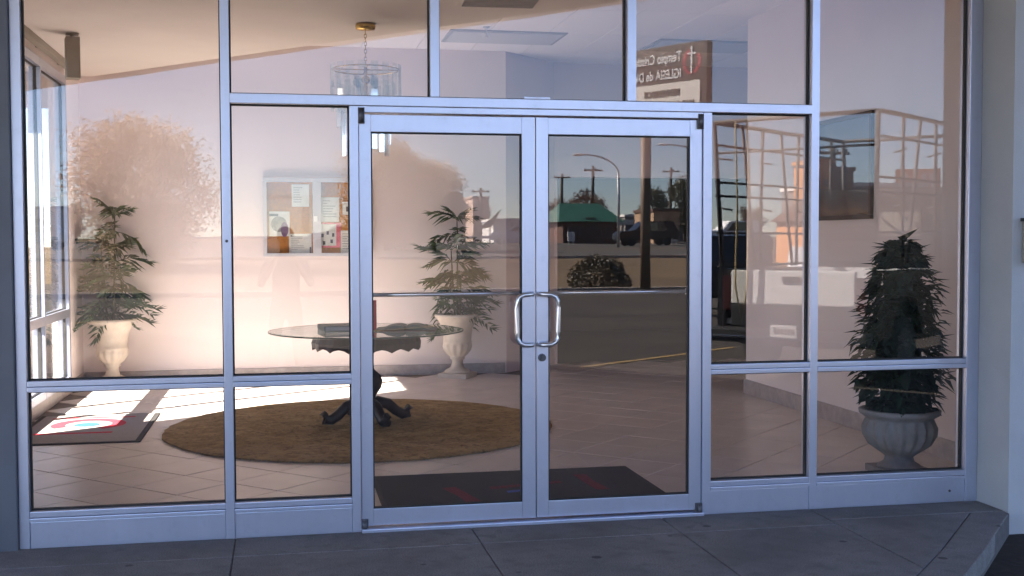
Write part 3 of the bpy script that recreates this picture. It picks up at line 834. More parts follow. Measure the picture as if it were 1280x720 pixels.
# bulletin board with papers
bx0, bx1, bz0, bz1 = -.19, .95, 1.315, 2.16
bb = thing('bulletin_board', 'wall mounted cork notice board with two glazed doors on the back wall', 'notice board', ((bx0+bx1)/2, YB, (bz0+bz1)/2))
cx, cz = (bx0+bx1)/2, (bz0+bz1)/2
mb = MB()
mb.box(bx0-cx, bx1-cx, -.06, -.001, bz1-.045-cz, bz1-cz, bev=.003); mb.box(bx0-cx, bx1-cx, -.06, -.001, bz0-cz, bz0+.035-cz, bev=.003)
mb.box(bx0-cx, bx0+.04-cx, -.0595, -.001, bz0+.0355-cz, bz1-.0455-cz, bev=.003); mb.box(bx1-.04-cx, bx1-cx, -.0595, -.001, bz0+.0355-cz, bz1-.0455-cz, bev=.003)
mb.box(.335-cx, .425-cx, -.0595, -.001, bz0+.0355-cz, bz1-.0455-cz, bev=.003); mb.build('frame', 'board_alu', bb)
mb = MB(); mb.box(bx0+.03-cx, bx1-.03-cx, -.012, -.002, bz0+.03-cz, bz1-.03-cz); mb.build('cork_panel', 'cork', bb)
for x0, x1 in ((bx0+.04, .335), (.425, bx1-.04)):
    mb = MB(); mb.box(x0-cx, x1-cx, -.053, -.049, bz0+.036-cz, bz1-.046-cz); mb.build('glass_door', 'clear', bb)
mb = MB(); mb.box(.345-cx, .385-cx, -.074, -.0605, 1.69-cz, 1.75-cz, bev=.003); mb.build('latch', 'white', bb)
YP = YB-.0125
def paper(name, label, x0, x1, z0, z1, mat, group=None, print_=None, y=YP, tilt=0):
    t = thing(name, label, 'paper', ((x0+x1)/2, y, (z0+z1)/2), 0, group)
    t.rotation_euler.y = R(tilt)
    w2, h2 = (x1-x0)/2, (z1-z0)/2
    mb = MB(); mb.box(-w2, w2, -.0012, 0, -h2, h2); mb.build('sheet', mat, t)
    if print_: print_(t, w2, h2)
    return t
def lines(t, w2, h2, n=7):
    mb = MB(); random.seed(int(w2*9999+h2*777))
    for k in range(n):
        z = h2*.72-k*(1.5*h2/n); e = random.uniform(.3, .95)
        mb.box(-w2*.8, -w2*.8+1.6*w2*e, -.0022, -.0013, z-.006, z+.004)
    mb.build('printed_lines', 'paper_line', t)
px = lambda x: -.19+(x-328)*.00844
pz = lambda y: 2.16-(y-222)*.00859
paper('notice_sheet', 'white printed notice at the upper right of the left board door', px(364), px(386), pz(258), pz(230), 'paper', 'papers pinned to the notice board', lines)
def poster(t, w2, h2):
    mb = MB()
    b = bmesh.new(); bmesh.ops.create_cone(b, cap_ends=True, segments=24, radius1=w2*.78, radius2=w2*.78, depth=.001)
    mb._join(b, 0, Matrix.Translation((-w2*.05, -.0018, -h2*.02)) @ Matrix.Rotation(math.pi/2, 4, 'X')); mb.build('printed_circle', 'paper_grey', t)
    mb = MB(); mb.box(-w2*.1, w2*.6, -.0032, -.0024, -h2*.1, h2*.25); mb.build('printed_patch', 'tan_box', t)
    mb = MB()
    b = bmesh.new(); bmesh.ops.create_cone(b, cap_ends=True, segments=20, radius1=w2*.5, radius2=w2*.5, depth=.0008)
    mb._join(b, 0, Matrix.Translation((w2*.52, -.0045, -h2*.52)) @ Matrix.Rotation(math.pi/2, 4, 'X') @ Matrix.Diagonal((.8, 1.5, 1, 1)) if False else Matrix.Translation((w2*.5, -.0040, -h2*.45)) @ Matrix.Diagonal((.75, 1, 1.5, 1)) @ Matrix.Rotation(math.pi/2, 4, 'X'))
    mb.build('printed_dark_oval', 'paper_purple', t)
    mb = MB(); mb.box(-w2, -w2*.1, -.0052, -.0046, h2*.62, h2*.8); mb.build('printed_bar', 'paper_dark', t)
paper('poster', 'poster with a grey round picture and a dark oval shape', px(335.5), px(361), pz(295), pz(264), 'paper', 'papers pinned to the notice board', poster)
def memo(t, w2, h2):
    lines(t, w2, h2, 8)
    mb = MB(); mb.box(-w2*.85, -w2*.7, -.003, -.0023, h2*.72, h2*.86); mb.build('printed_corner_mark', 'paper_dark', t); mb = MB(); mb.box(w2*.82, w2*.98, -.003, -.0023, -h2, -h2*.35); mb.build('printed_corner_mark', 'paper_dark', t)
paper('notice_sheet', 'wide white notice in the bottom right corner of the left board door', px(360), px(388.5), pz(316.5), pz(292), 'paper', 'papers pinned to the notice board', memo)
paper('notice_sheet', 'white notice at the middle of the right board door above the pink edged sheet', px(401), px(424), pz(277), pz(246), 'paper', 'papers pinned to the notice board', lines)
paper('notice_sheet', 'plain pink backing sheet behind the sheet with dark dots', px(402.5), px(426), pz(309.5), pz(278), 'paper_pink', 'papers pinned to the notice board', None, YP)
def dots(t, w2, h2):
    for (a_, c) in ((-.75, -.05), (-.1, .2), (.6, .0), (-.55, -.75), (.4, -.6)):
        mb = MB(); mb.box(w2*a_-.013, w2*a_+.013, -.0022, -.0013, h2*c-.02, h2*c+.02); mb.build('printed_dot', 'paper_dark', t)
paper('notice_sheet', 'pale sheet with five dark pictures on a pink border', px(400), px(420), pz(307), pz(280), 'paper', 'papers pinned to the notice board', dots, YP-.0015)
paper('notice_sheet', 'tall white sheet right of the pink bordered one', px(425.5), px(446), pz(317), pz(288), 'paper', 'papers pinned to the notice board', lines)
def eye(t, w2, h2):
    mb = MB(); mb.box(-w2*.2, w2*.8, -.0022, -.0013, -h2*.5, h2*.3); mb.build('printed_patch', 'paper_dark', t)
paper('notice_sheet', 'small cream card with a dark square high on the right board door', px(428), px(440), pz(268), pz(252), 'paper', 'papers pinned to the notice board', eye)

# framed picture on the right wall
fp = thing('framed_picture', 'dark glazed landscape picture in a thin frame on the right lobby wall', 'picture', (4.4, 2.75, 2.05))
mb = MB()
for (y0, y1, z0, z1) in ((-.55, .55, .375, .41), (-.55, .55, -.41, -.375), (-.55, -.515, -.3745, .3745), (.515, .55, -.3745, .3745)):
    mb.box(-.03, -.001, y0, y1, z0, z1, bev=.004)
mb.build('frame', 'frame_wood', fp)
def picture_mat():
    m, t, b = new_mat('dark_landscape_print')
    tc = t.nodes.new('ShaderNodeTexCoord'); sx = t.nodes.new('ShaderNodeSeparateXYZ')
    n = t.nodes.new('ShaderNodeTexNoise'); n.inputs['Scale'].default_value = 5; n.inputs['Detail'].default_value = 6
    t.links.new(tc.outputs['Object'], sx.inputs[0]); t.links.new(tc.outputs['Object'], n.inputs['Vector'])
    ad = t.nodes.new('ShaderNodeMath'); ad.operation = 'MULTIPLY_ADD'; ad.inputs[1].default_value = .18
    t.links.new(n.outputs['Fac'], ad.inputs[0]); t.links.new(sx.outputs['Z'], ad.inputs[2])
    cr = t.nodes.new('ShaderNodeValToRGB')
    e = cr.color_ramp.elements
    e[0].position = .0; e[0].color = (.10, .035, .015, 1); e[1].position = .5; e[1].color = (.05, .10, .17, 1)
    for p, c in ((.10, (.16, .07, .02, 1)), (.16, (.05, .025, .02, 1)), (.30, (.03, .05, .08, 1))):
        x = e.new(p); x.color = c
    mr = t.nodes.new('ShaderNodeMapRange'); mr.inputs[1].default_value = -.33; mr.inputs[2].default_value = .5
    t.links.new(ad.outputs[0], mr.inputs[0]); t.links.new(mr.outputs[0], cr.inputs[0]); t.links.new(cr.outputs[0], b.inputs['Base Color'])
    b.inputs['Roughness'].default_value = .3
    return m
mb = MB(); mb.box(-.014, -.002, -.514, .514, -.374, .374); mb.build('print', picture_mat(), fp)
mb = MB(); mb.box(-.0195, -.0165, -.514, .514, -.374, .374); mb.build('picture_glass', 'clear', fp)

# floor mats with printed emblems
m1 = thing('floor_mat', 'grey mat with a faded red and blue emblem half in sunlight at the left', 'mat', (-1.52, 3.73, 0))
mb = MB(); mb.box(-.48, .48, -.73, .73, .0, .008, bev=.002); mb.build('border', 'mat', m1)
mb = MB(); mb.box(-.44, .44, -.69, .69, .0081, .011); mb.build('pile', 'mat_grey', m1)
def ring(mb, cx, cy, r0, r1, z, a0, a1, sx=1, sy=1, n=28):
    for i in range(n):
        p, q = a0+(a1-a0)*i/n, a0+(a1-a0)*(i+1)/n
        ra = r0+(r1-r0)*0; 
        mb.poly([(cx+sx*r0*math.cos(p), cy+sy*r0*math.sin(p), z), (cx+sx*r1*math.cos(p), cy+sy*r1*math.sin(p), z), (cx+sx*r1*math.cos(q), cy+sy*r1*math.sin(q), z), (cx+sx*r0*math.cos(q), cy+sy*r0*math.sin(q), z)])
mb = MB(); ring(mb, -.02, .16, .15, .24, .0125, R(-60), R(215), 1.2, 1.25); mb.box(-.36, .30, .50, .55, .0112, .0122); mb.box(-.36, .22, -.30, -.24, .0112, .0122); mb.build('printed_emblem', 'mat_pink', m1)
mb = MB(); mb.lathe([(.10, .0112), (.10, .0128)], 20, -.03, .14); mb.build('printed_emblem_centre', 'mat_ltblue', m1)
m2 = thing('floor_mat', 'charcoal mat with dark red marks just inside the double doors', 'mat', (1.365, .80, 0))
mb = MB(); mb.box(-.83, .83, -.56, .56, 0, .008, bev=.003); mb.build('border', 'gasket', m2)
mb = MB(); mb.box(-.80, .80, -.53, .53, .0081, .011); mb.build('pile', 'mat', m2)
mb = MB()
for pts in ([(-.44, .10), (-.36, .12), (-.30, -.15), (-.24, -.40), (-.34, -.40), (-.38, -.12)], [(.42, .33), (.50, .33), (.50, .10), (.53, -.12), (.45, -.12), (.43, .10)]):
    mb.prism(pts, .0112, .0124)
for k in range(8):
    mb.box(-.16+k*.058, -.11+k*.058, .02+.012*k, .08+.012*k, .0112, .0124)
mb.build('printed_marks', 'mat_red', m2)
mb = MB(); mb.prism([(-.08, -.10), (.06, -.06), (.16, -.02), (.16, .01), (.02, -.03), (-.08, -.05)], .0112, .0123); mb.build('printed_swoosh', 'mat_blue', m2)

# ------------------------------------------------------------------ potted plants
def urn_mesh(kind):
    mb = MB()
    if kind == 0:
        mb.box(-.165, .165, -.165, .165, 0, .05, bev=.006)
        mb.lathe([(.14, .0505), (.145, .065), (.12, .085), (.075, .11), (.06, .15), (.06, .19), (.085, .205), (.075, .22), (.11, .25, .03), (.145, .30, .05), (.155, .35, .05), (.148, .375, .02), (.16, .385), (.15, .40), (.155, .46), (.17, .54), (.20, .61), (.23, .645), (.245, .66), (.245, .685), (.215, .69), (.20, .63)], 48)
    else:
        mb.box(-.17, .17, -.17, .17, 0, .045, bev=.006)
        mb.lathe([(.15, .0455), (.14, .06), (.105, .08), (.095, .11), (.12, .13), (.15, .15, .03), (.205, .19, .055), (.24, .25, .06), (.245, .30, .06), (.23, .345, .03), (.225, .355), (.25, .37), (.275, .385), (.28, .41), (.25, .415), (.225, .38)], 72)
    return mb.mesh('urn', 'urn' if kind == 0 else 'urn_grey')
urn0, urn1 = urn_mesh(0), urn_mesh(1)

def frond_mesh(L, n, droop, seed, wl=.15):
    random.seed(seed)
    mb = MB()
    P = [Vector((L*t, 0, L*(.35*t-droop*t*t))) for t in [i/8 for i in range(9)]]
    mb.tube(P, [.0045*(1-.75*i/8) for i in range(9)], 4)
    for k in range(n):
        t = .18+.80*k/(n-1)
        i = min(7, int(t*8)); q = P[i].lerp(P[i+1], t*8-i)
        ln = wl*(.6+.6*math.sin(math.pi*min(1, t*.95+.1)))*random.uniform(.85, 1.1)
        for s in (-1, 1):
            d = Vector((.62+.25*random.random(), s*(.6+.35*random.random()), -.05-.55*random.random())).normalized()
            sd = Vector((-s*d.y, s*d.x, .0)).normalized()*.0125*s
            m_ = q+d*ln*.45+Vector((0, 0, .008)); e = q+d*ln+Vector((0, 0, -.18*ln))
            a, b, c1, c2, e_ = [mb.bm.verts.new(p) for p in (q, m_+sd, m_-sd, m_, e)]
            mb.bm.faces.new((a, b, e_)); mb.bm.faces.new((a, e_, c1))
    # terminal leaflets
    q = P[-1]
    for s in (-.4, 0, .4):
        d = Vector((1, s, -.3)).normalized(); sd = Vector((-d.y, d.x, 0))*.011
        a, b, c, e_ = [mb.bm.verts.new(p) for p in (q, q+d*.06+sd, q+d*.06-sd, q+d*.13)]
        mb.bm.faces.new((a, b, e_, c))
    return mb.mesh('frond', 'palm_leaf')
FR = [frond_mesh(.32, 9, .60, 1, .17), frond_mesh(.33, 9, .95, 2, .16), frond_mesh(.23, 7, .45, 3, .14)]
def palm(label, loc, rz, seed, top):
    random.seed(seed)
    p = thing('potted_palm', label, 'potted plant', loc, rz, 'potted palms against the back wall')
    link('urn', urn0, p)
    mb = MB(); mb.lathe([(.198, .64), (.198, .655)], 24); mb.build('soil', 'soil', p)
    stems = [((0.05, 0), top), ((-.10, .03), top*.80), ((.02, -.06), top*.62)]
    for k, ((sx, sy), ht) in enumerate(stems):
        lean = Vector((random.uniform(-.03, .03)+sx*.6, random.uniform(-.03, .03), 0))
        pts = [Vector((sx*.4, sy*.4, .64))+lean*(t/5)+Vector((0, 0, (ht-.64)*t/5*.93)) for t in range(6)]
        mb = MB(); mb.tube(pts, [.010, .009, .009, .008, .007, .005], 6); mb.build('stem', 'stem', p)
        nl = 7 if k == 0 else (6 if k == 1 else 4)
        for lv in range(nl):
            npl = random.choice((2, 2, 3, 3))
            t = .12+.85*lv/(nl-1) if nl > 1 else .9
            i = min(4, int(t*5)); q = pts[i].lerp(pts[i+1], t*5-i)
            for f in range(npl if lv < nl-1 else 5):
                a_ = lv*1.25+f*2*math.pi/(npl if lv < nl-1 else 5)+random.uniform(-.35, .35)
                me = FR[1 if lv < 2 else (0 if lv < nl-1 else 2)]
                o = link('frond', me, p, q, a_)
                o.rotation_euler = (random.uniform(-.6, .6), random.uniform(-.70, .40) if lv < nl-1 else random.uniform(-.75, -.2), a_)
                s_ = random.uniform(.75, 1.15); o.scale = (s_, s_, s_)
    return p
palm('green potted palm in a pale urn in the sunny left corner of the lobby', (-1.72, 6.60, 0), R(10), 11, 1.86)
palm('green potted palm in a pale urn behind the right side of the glass table', (1.86, 6.55, 0), R(60), 23, 1.82)

tp = thing('potted_topiary', 'dark green cone shaped leafy plant in a low stone urn by the right wall', 'potted plant', (3.835, .80, 0))
link('urn', urn1, tp).scale = (.90, .90, 1.0)
mb = MB(); mb.lathe([(.222, .385), (.222, .398)], 24); mb.build('soil', 'soil', tp)
mb = MB(); mb.tube([(0, 0, .39), (.01, 0, .8), (-.01, .01, 1.2), (0, 0, 1.46)], [.02, .018, .012, .005], 8); mb.build('stem', 'stem', tp)
def topleaf(b, base, d, up, L, W, fold=.3):
    sd = d.cross(up).normalized()*W; nrm = sd.cross(d).normalized()
    p = [base, base+d*L*.35+sd-nrm*W*fold*-1, base+d*L*.35-sd+nrm*W*fold, base+d*L-nrm*L*.12, base+d*L*.4]
    v = [b.verts.new(x) for x in p]
    b.faces.new((v[0], v[1], v[4])); b.faces.new((v[0], v[4], v[2])); b.faces.new((v[1], v[3], v[4])); b.faces.new((v[4], v[3], v[2]))
lm = MB(); topleaf(lm.bm, Vector((0, 0, 0)), Vector((1, 0, 0)), Vector((0, 0, 1)), .098, .031); lme = lm.mesh('leaf', 'topiary_leaf')
random.seed(31)
prof = [(.43, .15), (.52, .21), (.62, .24), (.75, .235), (.9, .225), (1.05, .205), (1.2, .175), (1.32, .13), (1.42, .075), (1.48, .03)]
def rad(z):
    for (a, ra), (b, rb) in zip(prof, prof[1:]):
        if a <= z <= b: return ra+(rb-ra)*(z-a)/(b-a)
    return .02
fill = MB(); n_obj = 0; cand = []
core = MB()
NZ = 26
cr_ = [[core.bm.verts.new((rad(z)*.55*random.uniform(.75, 1.2)*math.cos(2*math.pi*i/22), rad(z)*.55*random.uniform(.75, 1.2)*math.sin(2*math.pi*i/22), z+random.uniform(-.012, .012))) for i in range(22)] for z in [.44+1.0*k/NZ for k in range(NZ+1)]]
for k in range(NZ):
    for i in range(22): core.bm.faces.new((cr_[k][i], cr_[k][(i+1) % 22], cr_[k+1][(i+1) % 22], cr_[k+1][i]))
tag(core.build('inner_foliage', 'topiary_leaf', tp), kind='stuff')
for k in range(1500):
    z = .43+1.05*random.random()**1.15
    a_ = random.uniform(0, 2*math.pi); r = rad(z)*random.uniform(.45, 1.0)**.6*(1+.16*math.sin(5*a_+9*z)+.10*math.sin(3*a_-23*z))
    pos = Vector((r*math.cos(a_), r*math.sin(a_), z))
    d = Vector((math.cos(a_), math.sin(a_), random.uniform(-.85, .35))); d += Vector([random.uniform(-.45, .45) for _ in range(3)]); d.normalize()
    cand.append((pos, d, random.uniform(.8, 1.3), r/rad(z)))
front = sorted(range(len(cand)), key=lambda i: -(-cand[i][0].y*1.0-cand[i][0].x*.6)*.0+(cand[i][0].y+.6*cand[i][0].x-.5*cand[i][3]))
fr = set(front[:290])
for i, (pos, d, s_, _) in enumerate(cand):
    if i in fr:
        o = link('leaf', lme, tp, pos); o.rotation_mode = 'QUATERNION'
        o.rotation_quaternion = d.to_track_quat('X', 'Z'); o.scale = (s_, s_, s_)
    else: topleaf(fill.bm, pos, d, Vector((0, 0, 1)), .098*s_, .031*s_)
tag(fill.build('leaf_mass', 'topiary_leaf', tp), kind='stuff')

# ================================================================== OUTSIDE WORLD (seen mirrored in the glass)
# ---- photographer
def person():
    p = thing('person', 'person in dark clothes holding up a camera, mirrored faintly in the left glass', 'person', (.04, -6.27, -.123))
    V, E, RD, = [], [], []
    def add(co, r, par=None):
        V.append(co); RD.append(r if isinstance(r, tuple) else (r, r))
        if par is not None: E.append((par, len(V)-1))
        return len(V)-1
    pel = add((0, 0, .92), (.155, .115))
    ab = add((0, .005, 1.06), (.145, .105), pel); chs = add((0, .0, 1.25), (.165, .115), ab); up_ = add((0, -.005, 1.37), (.13, .085), chs)
    nk = add((0, .0, 1.46), .055, up_); hd0 = add((0, .015, 1.53), .068, nk); hd1 = add((0, .02, 1.60), .082, hd0); hd2 = add((0, .005, 1.68), .078, hd1); add((0, 0, 1.735), .045, hd2)
    add((0, .115, 1.585), .014, hd1)
    for s in (-1, 1):
        hip = add((s*.095, 0, .86), .092, pel); kn = add((s*.125, .02, .49), .060, hip); ank = add((s*.145, -.015, .09), .042, kn)
        add((s*.155, .07, .045), .042, ank) ; add((s*.165, .16, .032), .034, len(V)-1)
        sh = add((s*.185, 0, 1.385), .055, up_); el = add((s*.265, .10, 1.14), .042, sh); wr = add((s*.105, .255, 1.40), .027, el)
        pm = add((s*.075, .275, 1.455), (.030, .02), wr)
        for f in range(4):
            q = add((s*(.062-.004*f), .300, 1.445+.018*f), .0088, pm); q = add((s*(.038-.003*f), .318, 1.447+.018*f), .0082, q); add((s*(.018+.003*f), .312, 1.449+.018*f), .007, q)
        q = add((s*.060, .262, 1.487), .010, pm); add((s*.036, .258, 1.475), .0085, q)
    me = bpy.data.meshes.new('body'); me.from_pydata(V, E, [])
    o = bpy.data.objects.new('body', me); COL.objects.link(o)
    o.modifiers.new('skin', 'SKIN'); o.modifiers.new('sub', 'SUBSURF').levels = 2
    o.modifiers['sub'].render_levels = 2
    for i, sv in enumerate(me.skin_vertices[0].data):
        sv.radius = RD[i]; sv.use_root = (i == 0)
    dg = bpy.context.evaluated_depsgraph_get()
    m2 = bpy.data.meshes.new_from_object(o.evaluated_get(dg))
    bpy.data.objects.remove(o)
    m2.materials.clear()
    for k in ('skin', 'shirt', 'trousers', 'black'): m2.materials.append(M[k])
    for f in m2.polygons:
        c = f.center
        if c.z < .075 or (c.z < .10 and c.y > .05): f.material_index = 3
        elif c.z < .96: f.material_index = 2
        elif c.z > 1.45 and abs(c.x) < .12: f.material_index = 0
        elif c.y > .19: f.material_index = 0
        else: f.material_index = 1
        f.use_smooth = True
    link('body', m2, p)
    mb = MB(); mb.sphere((0, -.02, 1.665), .098, 16, 10, (.92, 1.0, .95)); 
    for f in list(mb.bm.verts):
        if f.co.y > .045 and f.co.z < 1.695: f.co.y = .045
    mb.build('hair', 'hair', p)
    mb = MB()
    for s in (-1, 1): mb.sphere((s*.032, .088, 1.617), .011, 8, 6)
    mb.build('eyes', 'black', p)
    mb = MB(); mb.box(-.022, .022, .083, .094, 1.545, 1.552, bev=.002); mb.build('mouth', 'red_cover', p)
    mb = MB()
    for s in (-1, 1): mb.sphere((s*.086, .005, 1.60), .02, 8, 6, (.4, .8, 1.4))
    mb.build('ears', 'skin', p)
    c = thing('camera_device', 'small dark camera held up in the hands of the person', 'camera', (.04, -5.982, 1.36-.0))
    c.location = (.04, -5.985, 1.353)
    mb = MB(); mb.box(-.05, .05, -.012, .012, -.03, .03, bev=.005); mb.build('camera_body', 'black', c)
    mb = MB(); b = bmesh.new(); bmesh.ops.create_cone(b, cap_ends=True, segments=16, radius1=.02, radius2=.018, depth=.014)
    mb._join(b, 0, Matrix.Translation((.01, .019, 0)) @ Matrix.Rotation(-math.pi/2, 4, 'X')); mb.build('lens', 'dark_metal', c)
person()

# ---- pickup with a glass rack
HD = R(51)
tk = thing('pickup_truck', 'dark pickup truck with a white tailgate and a tall rack on its bed', 'pickup truck', (5.64, -6.25, -.122), math.pi+HD)
# local +Y is the truck's forward direction, X = its right
def ex(name, mats, pts, x0, x1, bev=.02):
    mb = MB(); mb.extrude_yz(pts, x0, x1)
    bmesh.ops.recalc_face_normals(mb.bm, faces=mb.bm.faces[:])
    bmesh.ops.bevel(mb.bm, geom=mb.bm.edges[:], offset=bev, segments=2, affect='EDGES')
    return mb.build(name, mats, tk)
def arch(yc, r, z0, n=8): return [(yc-r*math.cos(math.pi*i/n), z0+r*math.sin(math.pi*i/n)) for i in range(n+1)]
side = [(.06, .50)]+arch(.95, .43, .50)+arch(4.35, .43, .50)+[(5.35, .50), (5.41, .94), (.06, .94)]
upper = [(.06, .945), (5.41, .945), (5.30, 1.13), (4.0, 1.22), (2.25, 1.24), (.06, 1.26)]
for s in (-1, 1):
    ex('lower_body_side', 'dark_car', side, *( (.86, .98) if s > 0 else (-.98, -.86)), bev=.01)
    ex('body_side', 'dark_car', upper, *( (.86, .978) if s > 0 else (-.978, -.86)), bev=.01)
mb = MB(); mb.box(-.86, .86, .08, 2.2, .62, .68); mb.box(-.86, .86, 2.2, 2.27, .62, 1.24); mb.build('bed_floor', 'white', tk)
mb = MB(); mb.box(-.70, .70, .1, 5.2, .38, .60, bev=.02); mb.box(-.85, .85, .3, 1.6, .605, 1.0); mb.box(-.83, .83, 3.7, 5.0, .605, 1.0); mb.build('chassis', 'black', tk)
ex('hood', 'dark_car', [(3.95, .6), (5.36, .6), (5.40, .85), (5.28, 1.12), (3.95, 1.21)], -.859, .859, .03)
ex('cab', 'dark_car', [(2.28, .55), (3.98, .55), (3.98, 1.2), (3.35, 1.86), (3.15, 1.92), (2.45, 1.92), (2.30, 1.80)], -.84, .84, .05)
mb = MB(); mb.poly([(-.70, 2.268, 1.32), (.70, 2.268, 1.32), (.64, 2.318, 1.78), (-.64, 2.318, 1.78)]); mb.build('rear_window', 'carglass', tk)
mb = MB(); mb.prism([(-.74, 3.90), (.74, 3.90), (.68, 3.42), (-.68, 3.42)], 0, .004); o = mb.build('windshield', 'carglass', tk)
for v_ in o.data.vertices:
    v_.co.z = 1.30+(3.90-v_.co.y)*1.05+.02
for s in (-1, 1):
    mb = MB(); mb.extrude_yz([(2.42, 1.28), (3.72, 1.28), (3.25, 1.80), (2.5, 1.80)], s*.842-.003, s*.842+.003); mb.build('side_window', 'carglass', tk)
tg = thing('tailgate', None, None, (0, 0, 0)); tg.parent = tk
mb = MB(); mb.box(-.76, .76, 0.0, .055, .86, 1.25, bev=.018); mb.build('panel', 'white', tg)
mb = MB(); mb.box(-.76, .76, 0.002, .055, .60, .855, bev=.012); mb.build('lower_panel', 'black', tg)
mb = MB(); mb.box(-.11, .11, -.012, .0, 1.115, 1.185, bev=.01); mb.build('handle', 'black', tg)
for s in (-1, 1):
    mb = MB(); mb.box(s*.82-.055, s*.82+.055, .01, .06, .78, 1.18, bev=.012); mb.build('tail_light', 'red', tk)
mb = MB(); mb.box(-.96, .96, -.16, .03, .42, .59, bev=.03); mb.build('bumper', 'black', tk)
mb = MB(); mb.box(-.94, .94, -.172, -.162, .475, .50, bev=.003); mb.build('bumper_trim', 'chrome', tk)
mb = MB(); mb.box(-.16, .16, -.18, -.173, .505, .645, bev=.004); pl = mb.build('license_plate', 'paper', tk)
mb = MB()
for k in range(6): mb.box(-.125+k*.043, -.125+k*.043+.026, -.183, -.1801, .545, .605)
mb.build('plate_marks', 'paper_grey', pl)
wm = MB(); wm.lathe([(.24, -.11), (.345, -.10), (.365, -.06), (.365, .06), (.345, .10), (.24, .11)], 28); tyre_me = wm.mesh('tyre', 'rubber')
wm = MB(); wm.lathe([(.23, -.112), (.20, -.09), (.05, -.085), (.05, .085), (.20, .09), (.23, .112)], 20); rim_me = wm.mesh('rim', 'dark_metal')
for sx in (-1, 1):
    for yy in (.95, 4.35):
        wh = thing('wheel', None, None, (sx*.84, yy, .365)); wh.parent = tk; wh.rotation_euler = (0, R(90), 0)
        link('tyre', tyre_me, wh); link('rim', rim_me, wh)
# rack
rk = thing('rack', None, None, (0, 0, 1.26)); rk.parent = tk
def beam(name, a, b, r=.021, parent=rk, mat='rackgrey'):
    mb = MB(); mb.tube([a, b], r, 6); return mb.build(name, mat, parent)
HT = 1.72; W0 = .97
for s in (-1, 1):
    xb, xt = s*.93, s*1.0
    beam('post', (xb, .10, 0), (xt, .0, HT), .027)
    for yc in (.95, 1.95, 2.95):
        beam('post', (xb, yc-.06, 0), (xt, yc-.26, HT)); beam('post', (xb, yc+.06, 0), (xt, yc+.26, HT))
    beam('post', (xb, 3.55, 0), (xt, 3.6, HT), .034)
    for zz in (HT, HT-.26, 1.02, .86, .42, .03):
        xx = xb+(xt-xb)*zz/HT
        beam('rack_rail', (xx*1.01, 0.02, zz), (xx*1.01, 3.6, zz), .016 if zz != HT else .027)
    for yc in (.45, 1.45, 2.4):
        for zz in (1.30, .70):
            beam('peg', (xt, yc, zz), (xt+s*.16, yc-.05, zz+.03), .014)
beam('cross_bar', (-1.0, 0, HT), (1.0, 0, HT), .027); beam('cross_bar', (-.98, .02, 1.36), (.98, .02, 1.36), .016); beam('cross_bar', (-1.0, 3.6, HT), (1.0, 3.6, HT), .027)
mb = MB(); mb.tube([(.55, -.03, HT), (.50, -.045, .9), (.53, -.045, -.2), (.60, -.045, -.62), (.68, -.045, -.2), (.66, -.045, .7), (.70, -.03, HT)], .012, 6); mb.build('rope', 'rope', rk)
# black panel added to stand in for the shaded back of the cab
mb = MB(); mb.box(-.9, .9, 2.32, 2.42, 0.0, .98, bev=.02); o = mb.build('cab_shade_panel', 'black', rk)
mb = MB(); mb.box(-.62, -.05, 2.29, 2.318, .38, .72, bev=.04); mb.build('tan_panel', 'tan_box', rk)

# ---- roadside sign
A = Vector((11.86, -25.5)); B = Vector((10.10, -28.35))
dv = (B-A).normalized(); L = (B-A).length
ang = math.atan2(dv.y, dv.x)
L = 2.86
sg_ = thing('roadside_sign', 'brown church sign on two poles with cross emblem and white letter board', 'sign', (A.x, A.y, 0), ang)
# local x runs from the near end to the far end as read; the lettered face looks to local -Y... 
z0, zt = 4.70, 7.12
mb = MB(); mb.box(0, L, .0, .26, z0, zt, bev=.015); mb.build('cabinet', ['sign_brown', 'sign_side'], sg_)
cab = sg_.children[-1].data
for f in cab.polygons: f.material_index = 1 if abs(f.normal.x) > .7 else 0
mb = MB(); mb.box(.22, L-.12, -.02, -.001, z0+.12, 6.03, bev=.004); mb.build('letter_board', 'sign_white', sg_)
def words(txt, x, z, size, mat, y=-.002, sx=1.0):
    me = text_mesh(txt, size, .006)
    me.materials.clear(); me.materials.append(M[mat])
    o = link('lettering', me, sg_, (x, y-.006, z)); o.rotation_euler = (R(90), 0, 0); o.scale = (sx, 1, 1)
    return o
words('Templo Cristiano', .90, 6.64, .40, 'white', sx=.73)
words('IGLESIA de Dios', .90, 6.16, .40, 'white', sx=.72)
words('BIENVENIDOS', .95, 5.66, .27, 'sign_letter', -.021, .80)
words('MAR  MIER  VIER  7PM', .42, 5.29, .27, 'sign_letter', -.021, .80)
words('DOM  10AM', .5, 4.98, .25, 'sign_letter', -.021)
mb = MB()
b = bmesh.new()
for i in range(30):
    p, q = R(-215)+R(290)*i/30, R(-215)+R(290)*(i+1)/30
    wd = lambda t: .035+.06*abs(math.sin(t*.5+.6))
    c0 = (.60, 6.58); r_ = .30
    quad = [(c0[0]+(r_-wd(p))*math.cos(p), c0[1]+(r_-wd(p))*math.sin(p)*1.15), (c0[0]+(r_+.02)*math.cos(p), c0[1]+(r_+.02)*math.sin(p)*1.15), (c0[0]+(r_+.02)*math.cos(q), c0[1]+(r_+.02)*math.sin(q)*1.15), (c0[0]+(r_-wd(q))*math.cos(q), c0[1]+(r_-wd(q))*math.sin(q)*1.15)]
    mb.poly([(x, -.008, z) for x, z in quad])
b.free()
for v_ in mb.bm.verts: v_.co.x -= .06
mb.build('emblem_ring', 'sign_red', sg_)
